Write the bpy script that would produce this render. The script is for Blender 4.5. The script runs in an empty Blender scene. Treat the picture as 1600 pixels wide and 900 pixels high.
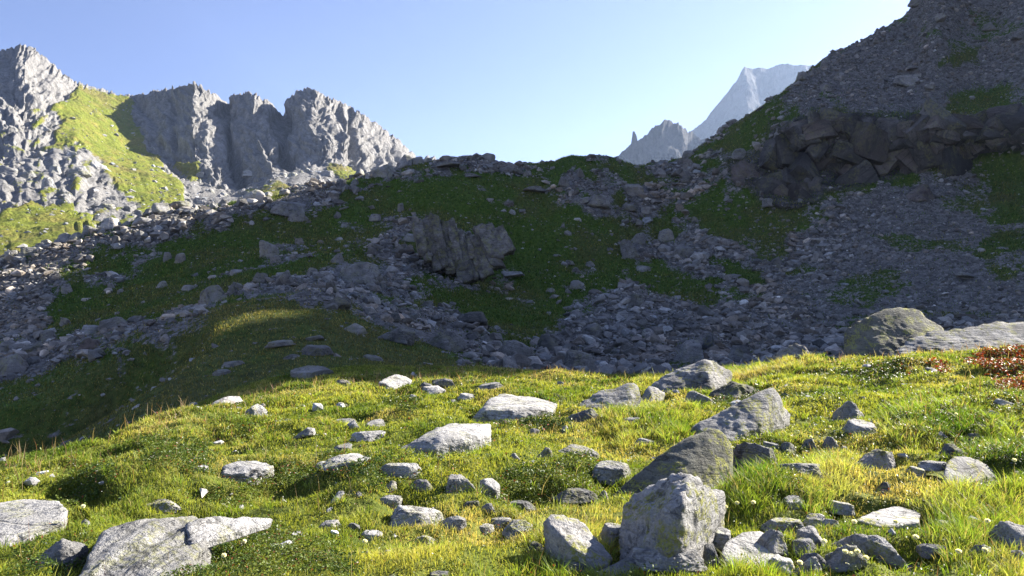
import bpy, bmesh, math, random, time
import numpy as np
from mathutils import Vector, Matrix

T0 = time.time()
sc = bpy.context.scene
R = math.radians
rng = np.random.default_rng(7)
random.seed(7)

# ------------------------------------------------------------------ camera, sky, sun, exposure
F = 1142.5                      # focal length in photograph pixels (1600 wide)
EYE = 1.6
cam_d = bpy.data.cameras.new('camera')
cam_d.sensor_width = 36.0
cam_d.lens = 36.0 * F / 1600.0
cam_d.clip_start = 0.05
cam_d.clip_end = 20000
cam = bpy.data.objects.new('camera', cam_d)
sc.collection.objects.link(cam)
cam.location = (0, 0, EYE)
cam.rotation_euler = (R(90), 0, 0)
sc.camera = cam

SUN_AZ, SUN_EL = 57.0, 29.0     # degrees right of the view direction, above the horizon
world = bpy.data.worlds.new('World')
sc.world = world
world.use_nodes = True
wn = world.node_tree.nodes
wl = world.node_tree.links
bg = wn['Background']
sky = wn.new('ShaderNodeTexSky')
sky.sky_type = 'NISHITA'
sky.sun_disc = False
sky.sun_elevation = R(SUN_EL)
sky.sun_rotation = R(SUN_AZ)
sky.altitude = 2000
sky.air_density = 1.0
sky.dust_density = 1.5
sky.ozone_density = 3.0
tint = wn.new('ShaderNodeMix'); tint.data_type = 'RGBA'; tint.blend_type = 'MULTIPLY'; tint.inputs[0].default_value = 1.0
tint.inputs[7].default_value = (1.04, 0.87, 0.95, 1)      # slightly violet morning air
wl.new(sky.outputs[0], tint.inputs[6])
wl.new(tint.outputs[2], bg.inputs['Color'])
bg.inputs['Strength'].default_value = 0.056

sd = bpy.data.lights.new('sun', 'SUN')
sd.energy = 5.0
sd.angle = R(0.5)
sd.color = (1.0, 0.93, 0.82)
sun = bpy.data.objects.new('sun', sd)
sc.collection.objects.link(sun)
SV = Vector((math.sin(R(SUN_AZ)) * math.cos(R(SUN_EL)), math.cos(R(SUN_AZ)) * math.cos(R(SUN_EL)), math.sin(R(SUN_EL))))
sun.rotation_euler = SV.to_track_quat('Z', 'Y').to_euler()
sun.location = (100, 50, 120)

sc.view_settings.view_transform = 'Standard'
sc.view_settings.look = 'None'
sc.view_settings.gamma = 1
sc.view_settings.use_curve_mapping = False
sc.view_settings.exposure = 2.05
sc.render.engine = 'CYCLES'
sc.cycles.use_denoising = True
sc.cycles.max_bounces = 6
sc.cycles.diffuse_bounces = 3
sc.cycles.transmission_bounces = 3
sc.cycles.volume_bounces = 0

# ------------------------------------------------------------------ noise
_pr = np.random.default_rng(11)
_P = _pr.permutation(256).astype(np.int32)
_P = np.concatenate([_P, _P])
_G = _pr.normal(size=(256, 3)).astype(np.float32)
_G /= np.linalg.norm(_G, axis=1)[:, None]
_G *= 1.6
_GX, _GY, _GZ = (np.ascontiguousarray(_G[:, i]) for i in range(3))

def perlin(x, y, z=0.0):
    x = np.asarray(x, np.float32); y = np.asarray(y, np.float32)
    z = np.broadcast_to(np.asarray(z, np.float32), x.shape)
    xi = np.floor(x).astype(np.int32); yi = np.floor(y).astype(np.int32); zi = np.floor(z).astype(np.int32)
    xf = x - xi; yf = y - yi; zf = z - zi
    xi &= 255; yi &= 255; zi &= 255
    u = xf * xf * xf * (xf * (xf * 6 - 15) + 10)
    v = yf * yf * yf * (yf * (yf * 6 - 15) + 10)
    w = zf * zf * zf * (zf * (zf * 6 - 15) + 10)
    out = 0
    for dx in (0, 1):
        wx = u if dx else 1 - u
        px = _P[(xi + dx) & 255]
        for dy in (0, 1):
            wy = wx * (v if dy else 1 - v)
            py = _P[(px + yi + dy) & 255]
            for dz in (0, 1):
                h = _P[(py + zi + dz) & 255]
                out = out + wy * (w if dz else 1 - w) * (_GX[h] * (xf - dx) + _GY[h] * (yf - dy) + _GZ[h] * (zf - dz))
    return out

def fbm(x, y, z=0.0, o=4, lac=2.07, gain=0.5):
    a, s = 1.0, 0
    for i in range(o):
        s = s + a * perlin(x + 17.3 * i, y - 9.1 * i, z + 5.7 * i)
        x = x * lac; y = y * lac; z = z * lac; a *= gain
    return s

def ridged(x, y, z=0.0, o=4, lac=2.1, gain=0.5):
    a, s = 1.0, 0
    for i in range(o):
        s = s + a * (0.5 - np.abs(perlin(x + 31.3 * i, y + 7.7 * i, z - 3.3 * i)))
        x = x * lac; y = y * lac; z = z * lac; a *= gain
    return s

def sstep(a, b, x):
    t = np.clip((x - a) / (b - a), 0, 1)
    return t * t * (3 - 2 * t)

def pchip(xk, yk, x):
    xk = np.asarray(xk, float); yk = np.asarray(yk, float)
    h = np.diff(xk); d = np.diff(yk) / h
    m = np.zeros_like(yk)
    m[0] = d[0]; m[-1] = d[-1]
    for i in range(1, len(xk) - 1):
        if d[i - 1] * d[i] > 0:
            w1 = 2 * h[i] + h[i - 1]; w2 = h[i] + 2 * h[i - 1]
            m[i] = (w1 + w2) / (w1 / d[i - 1] + w2 / d[i])
    x = np.clip(x, xk[0], xk[-1])
    i = np.clip(np.searchsorted(xk, x) - 1, 0, len(xk) - 2)
    t = (x - xk[i]) / h[i]
    t2, t3 = t * t, t * t * t
    return (2*t3 - 3*t2 + 1) * yk[i] + (t3 - 2*t2 + t) * h[i] * m[i] + (-2*t3 + 3*t2) * yk[i+1] + (t3 - t2) * h[i] * m[i+1]

def in_poly(poly, u, v):
    inside = np.zeros(u.shape, bool)
    n = len(poly)
    for i in range(n):
        x1, y1 = poly[i]; x2, y2 = poly[(i + 1) % n]
        c = (y1 > v) != (y2 > v)
        if y1 != y2:
            inside ^= c & (u < (x2 - x1) * (v - y1) / (y2 - y1) + x1)
    return inside

# ------------------------------------------------------------------ mesh helpers
def mesh_np(name, V, faces, smooth=True, colors=None, attr='col'):
    """V (n,3); faces: list of (m,k) int arrays"""
    me = bpy.data.meshes.new(name)
    V = np.ascontiguousarray(V, np.float32)
    me.vertices.add(len(V))
    me.vertices.foreach_set('co', V.ravel())
    loops = np.concatenate([f.ravel() for f in faces]).astype(np.int32)
    tot = np.concatenate([np.full(len(f), f.shape[1], np.int32) for f in faces])
    start = np.concatenate([[0], np.cumsum(tot)[:-1]]).astype(np.int32)
    me.loops.add(len(loops)); me.loops.foreach_set('vertex_index', loops)
    me.polygons.add(len(tot))
    me.polygons.foreach_set('loop_start', start)
    me.polygons.foreach_set('loop_total', tot)
    me.polygons.foreach_set('use_smooth', np.full(len(tot), smooth, bool))
    me.update(calc_edges=True)
    if colors is not None:
        a = me.color_attributes.new(attr, 'FLOAT_COLOR', 'POINT')
        a.data.foreach_set('color', np.ascontiguousarray(colors, np.float32).ravel())
    return me

def link(name, me, mat=None, parent=None):
    o = bpy.data.objects.new(name, me)
    sc.collection.objects.link(o)
    if mat is not None and me is not None and not me.materials:
        me.materials.append(mat)
    if parent is not None:
        o.parent = parent
    return o

def tag(o, label=None, cat=None, group=None, kind=None):
    if label: o['label'] = label
    if cat: o['category'] = cat
    if group: o['group'] = group
    if kind: o['kind'] = kind
    return o

def grid_faces(nr, nc):
    i = np.arange(nr - 1)[:, None] * nc + np.arange(nc - 1)[None, :]
    return np.stack([i, i + 1, i + nc + 1, i + nc], -1).reshape(-1, 4)

# ------------------------------------------------------------------ materials
class N:
    def __init__(s, name):
        s.m = bpy.data.materials.new(name)
        s.m.use_nodes = True
        s.t = s.m.node_tree
        s.p = s.t.nodes['Principled BSDF']
        s.out = s.t.nodes['Material Output']
        s.p.inputs['Roughness'].default_value = 0.9
        s.p.inputs['Specular IOR Level'].default_value = 0.2
    def new(s, ty, **kw):
        n = s.t.nodes.new(ty)
        for k, v in kw.items(): setattr(n, k, v)
        return n
    def l(s, a, b): s.t.links.new(a, b)
    def noise(s, vec, scale, detail=5, rough=0.55, dist=0.0):
        n = s.new('ShaderNodeTexNoise')
        n.inputs['Scale'].default_value = scale; n.inputs['Detail'].default_value = detail
        n.inputs['Roughness'].default_value = rough; n.inputs['Distortion'].default_value = dist
        s.l(vec, n.inputs['Vector']); return n.outputs['Fac']
    def ramp(s, fac, stops):
        n = s.new('ShaderNodeValToRGB')
        e = n.color_ramp.elements
        while len(e) < len(stops): e.new(0.5)
        for el, (p, c) in zip(e, stops):
            el.position = p
            el.color = (c, c, c, 1) if not hasattr(c, '__len__') else (*c, 1)
        s.l(fac, n.inputs[0]); return n.outputs[0]
    def mix(s, fac, a, b, mode='MIX'):
        n = s.new('ShaderNodeMix', data_type='RGBA', blend_type=mode)
        for sock, val in ((n.inputs[0], fac), (n.inputs[6], a), (n.inputs[7], b)):
            if hasattr(val, 'is_linked'): s.l(val, sock)
            elif hasattr(val, '__len__'): sock.default_value = (*val, 1)
            else: sock.default_value = val if sock.type == 'VALUE' else (val, val, val, 1)
        return n.outputs[2]
    def math(s, op, a, b=0.0, clamp=False):
        n = s.new('ShaderNodeMath', operation=op, use_clamp=clamp)
        for sock, val in ((n.inputs[0], a), (n.inputs[1], b)):
            if hasattr(val, 'is_linked'): s.l(val, sock)
            else: sock.default_value = val
        return n.outputs[0]
    def bump(s, h, strength, dist, prev=None):
        n = s.new('ShaderNodeBump')
        n.inputs['Strength'].default_value = strength; n.inputs['Distance'].default_value = dist
        s.l(h, n.inputs['Height'])
        if prev is not None: s.l(prev, n.inputs['Normal'])
        return n.outputs[0]
    def attr(s, name):
        n = s.new('ShaderNodeAttribute', attribute_name=name)
        return n

def rock_material(name, dark, mid, light, lichen=0.5, scale=1.0, rnd=True, streak=None):
    k = N(name)
    tc = k.new('ShaderNodeTexCoord')
    vec = tc.outputs['Object']
    if rnd:
        oi = k.new('ShaderNodeObjectInfo')
        off = k.new('ShaderNodeVectorMath', operation='SCALE')
        cv = k.new('ShaderNodeCombineXYZ')
        for i in range(3): k.l(oi.outputs['Random'], cv.inputs[i])
        k.l(cv.outputs[0], off.inputs[0]); off.inputs['Scale'].default_value = 53.0
        ad = k.new('ShaderNodeVectorMath', operation='ADD')
        k.l(vec, ad.inputs[0]); k.l(off.outputs[0], ad.inputs[1]); vec = ad.outputs[0]
    # foliation: stretched coordinates along a bedding direction
    mp = k.new('ShaderNodeMapping'); k.l(vec, mp.inputs['Vector'])
    mp.inputs['Rotation'].default_value = (0.3, 0.6, 0.4); mp.inputs['Scale'].default_value = (0.7, 1.6, 6.0)
    if streak is not None:
        mp.vector_type = 'TEXTURE'; mp.inputs['Rotation'].default_value = (0, 0, streak); mp.inputs['Scale'].default_value = (0.13, 1.8, 0.5)
    n1 = k.noise(vec, 2.2 * scale, 8, 0.62, 0.3)
    n2 = k.noise(mp.outputs[0], 3.0 * scale, 7, 0.6)
    n3 = k.noise(vec, 22 * scale, 4, 0.65)
    n4 = k.noise(vec, 75 * scale, 3, 0.6)
    c = k.ramp(n1, [(0.30, dark), (0.48, mid), (0.68, light)])
    big = k.noise(vec, 0.9 * scale, 4, 0.55, 0.6)
    c = k.mix(0.8, c, k.ramp(big, [(0.34, 0.62), (0.5, 1.0), (0.66, 1.22)]), 'MULTIPLY')
    c = k.mix(k.ramp(big, [(0.56, 0.0), (0.68, 0.35)]), c, (mid[0] * 1.05, mid[1] * .86, mid[2] * .66))
    c = k.mix(k.ramp(n2, [(0.42, 0.0), (0.66, 0.7 if streak is None else 1.0)]), c, k.mix(0.5, c, dark))
    c = k.mix(k.ramp(n3, [(0.30, 0.75), (0.42, 0.0)]), c, tuple(v * 0.45 for v in dark))
    c = k.mix(k.ramp(n3, [(0.60, 0.0), (0.72, 0.35)]), c, tuple(min(0.6, v * 1.25) for v in light))
    c = k.mix(0.38, c, k.ramp(n4, [(0.3, 0.55), (0.7, 1.35)]), 'MULTIPLY')
    # map lichen in yellow green crusts, dark lichen in patches
    la = k.noise(vec, 4.3 * scale, 3, 0.5, 0.4); lb = k.noise(vec, 34 * scale, 5, 0.7)
    lf = k.math('MULTIPLY', k.ramp(la, [(0.50, 0.0), (0.58, 1.0)]), k.ramp(lb, [(0.46, 0.0), (0.54, 1.0)]))
    c = k.mix(k.math('MULTIPLY', lf, lichen), c, (0.27, 0.27, 0.075))
    da = k.noise(vec, 6.1 * scale, 6, 0.7, 0.8)
    c = k.mix(k.math('MULTIPLY', k.ramp(da, [(0.55, 0.0), (0.62, 1.0)]), 0.62), c, (0.05, 0.05, 0.048))
    wv = k.new('ShaderNodeVectorMath', operation='MULTIPLY_ADD')
    nz = k.new('ShaderNodeTexNoise'); nz.inputs['Scale'].default_value = 3 * scale; nz.inputs['Detail'].default_value = 4; k.l(mp.outputs[0], nz.inputs['Vector'])
    k.l(nz.outputs['Color'], wv.inputs[0]); wv.inputs[1].default_value = (.35, .35, .35); k.l(mp.outputs[0], wv.inputs[2])
    ve = k.new('ShaderNodeTexVoronoi', feature='DISTANCE_TO_EDGE'); ve.inputs['Scale'].default_value = 1.5 * scale; k.l(wv.outputs[0], ve.inputs['Vector'])
    cm = k.ramp(k.noise(vec, 1.7 * scale, 3, 0.5), [(0.47, 0.0), (0.60, 1.0)])
    crk = k.math('MAXIMUM', k.ramp(ve.outputs['Distance'], [(0.0, 0.0), (0.05, 1.0)]), k.math('SUBTRACT', 1.0, cm))
    c = k.mix(k.math('MULTIPLY', cm, 0.7), c, k.ramp(ve.outputs['Distance'], [(0.0, 0.3), (0.03, 1.0)]), 'MULTIPLY')
    if rnd:
        c = k.mix(1.0, c, k.ramp(oi.outputs['Random'], [(0, 0.78), (1, 1.15)]), 'MULTIPLY')
    k.l(c, k.p.inputs['Base Color'])
    b = k.bump(n2, 0.8, 0.10 / scale)
    b = k.bump(crk, 0.6, 0.03 / scale, b)
    b = k.bump(n3, 0.8, 0.04 / scale, b)
    b = k.bump(n4, 0.7, 0.012 / scale, b)
    k.l(b, k.p.inputs['Normal'])
    return k.m

M_ROCK = rock_material('weathered_gneiss', (0.17, 0.168, 0.165), (0.31, 0.305, 0.295), (0.46, 0.45, 0.435), 0.95)
M_PALE = rock_material('pale_gneiss', (0.22, 0.217, 0.21), (0.36, 0.355, 0.345), (0.50, 0.49, 0.475), 0.4)
M_STREAK = rock_material('streaked_gneiss', (0.20, 0.197, 0.19), (0.44, 0.434, 0.42), (0.58, 0.57, 0.555), 0.5, streak=-0.34)
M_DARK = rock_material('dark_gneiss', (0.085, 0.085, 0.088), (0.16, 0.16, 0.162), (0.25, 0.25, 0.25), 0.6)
M_MOSSY = rock_material('lichen_covered_gneiss', (0.075, 0.075, 0.065), (0.14, 0.138, 0.115), (0.22, 0.218, 0.18), 1.0)
M_BROWN = rock_material('rusty_gneiss', (0.10, 0.08, 0.07), (0.17, 0.14, 0.125), (0.24, 0.21, 0.19), 0.3, 0.4)
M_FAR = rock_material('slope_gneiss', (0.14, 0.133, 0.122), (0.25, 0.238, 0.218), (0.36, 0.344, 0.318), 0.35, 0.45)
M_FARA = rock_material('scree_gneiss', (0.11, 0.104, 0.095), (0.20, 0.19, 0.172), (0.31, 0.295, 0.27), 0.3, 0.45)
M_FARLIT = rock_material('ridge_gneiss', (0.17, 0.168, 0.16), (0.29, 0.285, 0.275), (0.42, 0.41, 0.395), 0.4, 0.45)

GAP_K = -5.0
# ------------------------------------------------------------------ the ground: a sheet lofted through crest, dip, foot and ridge lines
def knots(d):
    us = sorted(d)
    return us, [d[u][0] for u in us], [d[u][1] for u in us]

C1 = {-1000: (1200, 2.4), -300: (1000, 3.4), 0: (925, 4.0), 800: (907, 4), 1600: (885, 4), 3600: (850, 4)}
C2 = {-1000: (1080, 3.4), -300: (900, 4.6), 0: (820, 5.2), 100: (790, 5.6), 200: (760, 6.2), 300: (738, 6.8), 400: (725, 7.2), 600: (715, 7.4),
      800: (710, 7.5), 1000: (705, 7.6), 1200: (700, 7.5), 1400: (690, 7.3), 1600: (680, 7.2), 3600: (600, 7)}
C3 = {-1000: (1000, 4.6), -300: (850, 5.8), 0: (765, 6.5), 100: (734, 7.3), 200: (692, 8.5), 300: (652, 10.5), 400: (628, 13), 500: (606, 15),
      600: (594, 17), 800: (585, 19), 900: (588, 20), 1000: (592, 20), 1100: (590, 20), 1200: (577, 19), 1300: (562, 17.5), 1400: (558, 16.5),
      1600: (548, 16), 2000: (520, 16), 2800: (490, 15), 3600: (470, 14)}
C4 = {-1000: (1150, 14), -300: (900, 16), 0: (775, 18), 100: (742, 18), 200: (694, 18), 300: (650, 19), 400: (613, 22), 500: (591, 23), 600: (579, 25),
      800: (580, 27), 900: (592, 27), 1000: (600, 27), 1200: (595, 26), 1400: (592, 25), 1600: (590, 25), 2000: (560, 25), 2800: (520, 22), 3600: (480, 19)}
C5 = {-1000: (800, 38), -400: (690, 38), 0: (602, 38), 100: (572, 38), 200: (532, 38), 300: (494, 38), 400: (477, 38), 500: (473, 38), 600: (506, 38),
      700: (538, 38), 800: (564, 38), 900: (581, 38), 1000: (586, 38), 1200: (576, 38), 1400: (564, 38), 1600: (554, 38), 2000: (520, 35), 2800: (460, 29), 3600: (440, 23)}
C6 = {-1000: (700, 58), 0: (548, 55), 100: (522, 56), 200: (503, 56), 300: (478, 56), 400: (452, 56), 500: (446, 56), 600: (470, 55), 700: (512, 54),
      800: (545, 54), 900: (562, 54), 1000: (560, 54), 1200: (543, 54), 1400: (518, 54), 1600: (503, 54), 2000: (440, 48), 2800: (400, 36), 3600: (430, 28)}
C7 = {-1000: (600, 75), 0: (478, 74), 200: (430, 76), 400: (385, 78), 600: (375, 80), 800: (420, 80), 1000: (420, 82), 1200: (390, 84), 1400: (350, 84),
      1600: (310, 82), 2000: (120, 72), 2400: (60, 58), 2800: (120, 48), 3600: (380, 36)}
C8 = {-1000: (540, 90), 0: (410, 88), 100: (381, 91), 200: (353, 94), 300: (333, 97), 400: (315, 100), 500: (298, 104), 600: (278, 108), 680: (260, 111),
      740: (260, 113), 800: (269, 116), 850: (268, 118), 900: (254, 118), 950: (258, 121), 1000: (274, 126), 1050: (270, 130), 1100: (243, 130),
      1150: (207, 130), 1200: (174, 130), 1250: (138, 132), 1290: (108, 134), 1350: (82, 138), 1400: (57, 142), 1425: (40, 146), 1438: (2, 150), 1460: (-60, 155)}
# the crest of the right-hand mountain beyond the frame: seen from the sun it is K high at s
TE = math.tan(R(SUN_EL)); SA, CA = math.sin(R(SUN_AZ)), math.cos(R(SUN_AZ))
for s_, K_ in ((-97, -7), (-92, -4.2), (-87, -1), (-80, 2.5), (-75, 3.5), (-60, 3), (-40, 1), (-25, -1.5), (-19.5, -3), (-16, -6.5), (-13.5, -14), (-11, -24), (-7, -37), (0, -65)):
    q_ = 165.0 + 55 * max(0, (-s_ - 20) / 77.0)
    x_ = s_ * CA + q_ * SA; y_ = -s_ * SA + q_ * CA
    z_ = K_ + q_ * TE
    C8[800 + F * x_ / y_] = (450 - (z_ - EYE) / y_ * F, y_)
C8[3600] = (420, 55)

ucols = np.unique(np.concatenate([np.linspace(-1000, -90, 60), np.arange(-90, 1690, 1.45), np.linspace(1690, 3600, 90), np.arange(1860, 2130, 3.0)]))
NC = len(ucols)
cy, cz = [], []
cy.append(np.full(NC, 0.4)); cz.append(np.full(NC, 0.0))
for cu in (C1, C2, C3, C4, C5, C6, C7, C8):
    us, vs, ys = knots(cu)
    v = pchip(us, vs, ucols); y = pchip(us, ys, ucols)
    cy.append(y); cz.append(EYE + (450 - v) / F * y)
cy.append(cy[-1] + 22); cz.append(cz[-1] - 13)
cy.append(cy[-1] + 45); cz.append(cz[-1] - 40)
CY = np.array(cy); CZ = np.array(cz)
SEG = [14, 90, 150, 70, 90, 80, 150, 170, 14, 6]
def loft(CY, CZ, SEG):
    """Catmull-Rom-like monotone loft over the control lines"""
    n = len(CY)
    D = np.diff(CY, axis=0); S = np.diff(CZ, axis=0) / np.maximum(D, 1e-3)
    m = np.zeros_like(CZ); m[0] = S[0]; m[-1] = S[-1]
    for i in range(1, n - 1):
        m[i] = (S[i - 1] * D[i] + S[i] * D[i - 1]) / (D[i] + D[i - 1])
    Y, Z, tt = [], [], []
    for i in range(n - 1):
        k = SEG[i]
        t = np.linspace(0, 1, k, endpoint=(i == n - 2))[:, None]
        h = D[i][None]
        Y.append(CY[i] + t * h)
        Z.append((2*t**3 - 3*t**2 + 1) * CZ[i] + (t**3 - 2*t**2 + t) * h * m[i] + (-2*t**3 + 3*t**2) * CZ[i+1] + (t**3 - t**2) * h * m[i+1])
        tt.append(i + t[:, 0])
    return np.concatenate(Y), np.concatenate(Z), np.concatenate(tt)
GY, GZ, GT = loft(CY, CZ, SEG)
NR = len(GY)
GX = (ucols[None] - 800) / F * GY
GU = np.broadcast_to(ucols[None], GY.shape)
GV = 450 - (GZ - EYE) / GY * F
TT = np.broadcast_to(GT[:, None], GY.shape)

_warp = {}
def soft_mask(polys, u, v, soft=9, seed=0.0, amp=14):
    key = u.shape
    if key not in _warp:
        uf, vf = u.astype(np.float32), np.clip(v, -600, 1400).astype(np.float32)
        _warp[key] = (fbm(uf / 46.0, vf / 30.0, 3.3, 4, gain=.6), 0.7 * fbm(uf / 46.0 + 50, vf / 30.0 + 40, 9.1, 4, gain=.6))
    du, dv = amp * _warp[key][0], amp * _warp[key][1]
    m = 0
    offs = [(0, 0), (soft, 0), (-soft, 0), (0, soft * .7), (0, -soft * .7)]
    for ox, oy in offs:
        k = np.zeros(u.shape, bool)
        for p in polys: k |= in_poly(p, u + du + ox, v + dv + oy)
        m = m + k.astype(np.float32) / len(offs)
    return m

SCREE = [
    [(790, 590), (840, 545), (880, 515), (905, 480), (935, 462), (965, 440), (985, 410), (985, 350), (1000, 300), (1015, 268), (1085, 255), (1100, 290), (1060, 330),
     (1085, 350), (1150, 375), (1195, 400), (1235, 385), (1275, 340), (1330, 300), (1420, 290), (1520, 255), (1545, 330), (1530, 420), (1600, 440), (1750, 440), (1750, 600), (790, 600)],
    [(-80, 545), (100, 530), (250, 500), (330, 474), (400, 448), (470, 440), (520, 420), (550, 405), (610, 425), (650, 462), (700, 497), (760, 520), (810, 555), (860, 600),
     (760, 572), (650, 528), (600, 500), (540, 482), (420, 472), (300, 497), (200, 538), (100, 574), (-80, 620)],
    [(-80, 450), (60, 400), (200, 350), (400, 312), (560, 285), (680, 255), (850, 255), (850, 272), (690, 276), (560, 298), (470, 338), (320, 358), (180, 388), (100, 430), (60, 520), (-80, 545)],
    [(820, 280), (890, 270), (960, 300), (985, 330), (950, 345), (900, 330), (860, 305)],
    [(1180, 190), (1290, 90), (1440, 0), (1500, -400), (3000, -900), (3000, 120), (1600, 170), (1500, 180), (1350, 190)],
    [(560, 385), (640, 350), (660, 420), (690, 450), (640, 440), (580, 400)], [(640, 405), (700, 440), (760, 446), (805, 415), (795, 440), (740, 458), (680, 456)],
]
GRASS_ISLE = [
    [(985, 412), (1010, 400), (1060, 420), (1120, 440), (1110, 470), (1010, 465), (975, 450)],
    [(1035, 330), (1060, 300), (1050, 380), (1010, 375)],
    [(1480, 150), (1560, 130), (1640, 160), (1600, 190), (1500, 180)], [(1460, 100), (1510, 80), (1550, 80), (1500, 105)],
    [(1100, 262), (1160, 215), (1240, 160), (1250, 175), (1190, 232), (1120, 285)], [(290, 505), (360, 470), (400, 465), (380, 490), (320, 505)], [(1110, 400), (1180, 410), (1200, 440), (1120, 440)], [(900, 300), (930, 290), (925, 320)],
    [(1385, 285), (1430, 262), (1440, 275), (1400, 300)],
]
CLIFF = [[(1130, 260), (1190, 235), (1205, 190), (1290, 175), (1420, 185), (1510, 178), (1600, 195), (1700, 190), (1700, 235), (1600, 228), (1530, 235), (1500, 250), (1440, 262), (1390, 288), (1290, 300), (1280, 325), (1200, 330), (1170, 290)]]
mid = (TT > 3.6)
W_SCREE = np.where(mid, soft_mask(SCREE, GU, GV, 12, 0.3, 24), 0)
W_SCREE *= 1 - soft_mask(GRASS_ISLE, GU, GV, 8, 2.3)
spot = fbm(GX / 9.0, GY / 9.0, 3.1, 4)
W_SCREE = np.clip(W_SCREE + np.where(TT > 4.6, sstep(0.30, 0.62, spot) * 0.6, 0) - np.where(TT > 4.6, sstep(0.22, 0.5, -spot) * 0.6, 0), 0, 1)
W_CLIFF = np.where(mid & (TT < 9), soft_mask(CLIFF, GU, GV, 6, 5.5, 8), 0)

# cliff band: pull the upper edge of the band out so that the face stands steep, with a ledge above
W_SCREE = W_SCREE * (1 - 0.9 * W_CLIFF)
lift = np.where(TT > 5.5, np.exp(-((GV - 195) / 45.0) ** 2) * sstep(1120, 1230, GU) * 0.085, 0)
lift = lift + W_CLIFF * (0.055 * ridged(GX / 12, GY / 16, GZ / 11, 4, gain=.45) - 0.02) * 0.6
sc_ = 1 - np.clip(lift, -0.05, 0.16)
GX = GX * sc_; GY = GY * sc_; GZ = EYE + (GZ - EYE) * sc_
# relief
fg = 1 - sstep(3.2, 4.4, TT)
bump_fg = 0.085 * fbm(GX / 0.75, GY / 0.75, 1.0, 3) + 0.17 * fbm(GX / 2.2, GY / 2.2, 9.0, 2) - 0.10 * sstep(.25, .6, fbm(GX / 1.6, GY / 1.1, 33.0, 2))
bump_fg *= sstep(0.3, 1.6, TT)
for (hu, hv, hw, hh_, hd) in ((135, 768, 55, 12, .22), (440, 752, 75, 12, .20), (330, 798, 60, 12, .15), (850, 762, 70, 16, .22), (640, 775, 40, 10, .10), (780, 800, 45, 18, .12), (1480, 695, 90, 14, .18), (760, 655, 60, 8, .12), (350, 700, 60, 10, .14), (1380, 600, 50, 8, .12)):
    bump_fg = bump_fg - hd * np.exp(-((GU - hu) / hw) ** 2 - ((GV - hv) / hh_) ** 2) * (TT < 3.5)
md = sstep(3.0, 4.4, TT)
bump_md = 0.45 * fbm(GX / 7.0, GY / 7.0, 2.0, 5) * (0.5 + 0.6 * W_SCREE) + W_SCREE * 0.35 * ridged(GX / 2.2, GY / 2.2, GZ / 2.2, 3) * sstep(4.2, 5.2, TT)
bump_md = bump_md + 0.9 * sstep(5.5, 7, TT) * fbm(GX / 17., GY / 17., 4.0, 3) * sstep(4, 6.5, TT) * (1 - sstep(7.4, 8, TT))
bump_md = bump_md + (1 - W_SCREE) * sstep(4.6, 5.6, TT) * (0.16 * perlin(GX / 4.5, GZ / 0.8 + GX / 14, 2.2) + 0.10 * fbm(GX / 1.6, GY / 1.6, 12.0, 3))
bump_md = bump_md + sstep(7.0, 8.0, TT) * (TT < 9) * 0.5 * ridged(GX / 3., GY / 3., 6.0, 3) * (0.3 + W_SCREE)
GZ = GZ + fg * bump_fg + md * bump_md * np.where(TT > 8.5, 0.3, 1)
# trough added to keep the spur's left flank out of the sun strip
_S = GX * CA - GY * SA
GZ = GZ - 2.1 * (1 - sstep(235, 345, GU)) * np.exp(-((_S + 34.0) / 3.2) ** 2) * (TT > 3.6) * (TT < 5.4)
GZ = GZ + 0.32 * np.exp(-((GU - 410) / 75.0) ** 2 - ((TT - 4.68) / .16) ** 2)
_S, _Q = GX * CA - GY * SA, GX * SA + GY * CA
GZ = np.where(_Q > 85, np.minimum(GZ, _Q * TE + GAP_K + 5.0 * np.clip(np.abs(_S + 34.0) - 0.8, 0, 50)), GZ)  # unseen notch cut into the offside mountain to let that sun strip through
GV = 450 - (GZ - EYE) / GY * F
if 0:
    S_ = GX * CA - GY * SA; Q_ = GX * SA + GY * CA; K_ = GZ - Q_ * TE
    for a in range(-120, 8, 4):
        m_ = (S_ >= a) & (S_ < a + 4) & (Q_ > 60)
        print('K', a, round(float(K_[m_].max()), 1) if m_.any() else None)
VIS = GV <= np.minimum.accumulate(GV, axis=0) + 2.0

dry = np.clip(0.5 + 0.8 * fbm(GX / 6., GY / 6., 7.7, 3) + 0.5 * sstep(3.4, 4.3, TT) * (1 - sstep(5.0, 5.3, TT)) * (GU < 700), 0, 1)
cols = np.stack([W_SCREE, dry, W_CLIFF, np.where(TT < 3.9, 1.0, 0.0)], -1).reshape(-1, 4)

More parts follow.
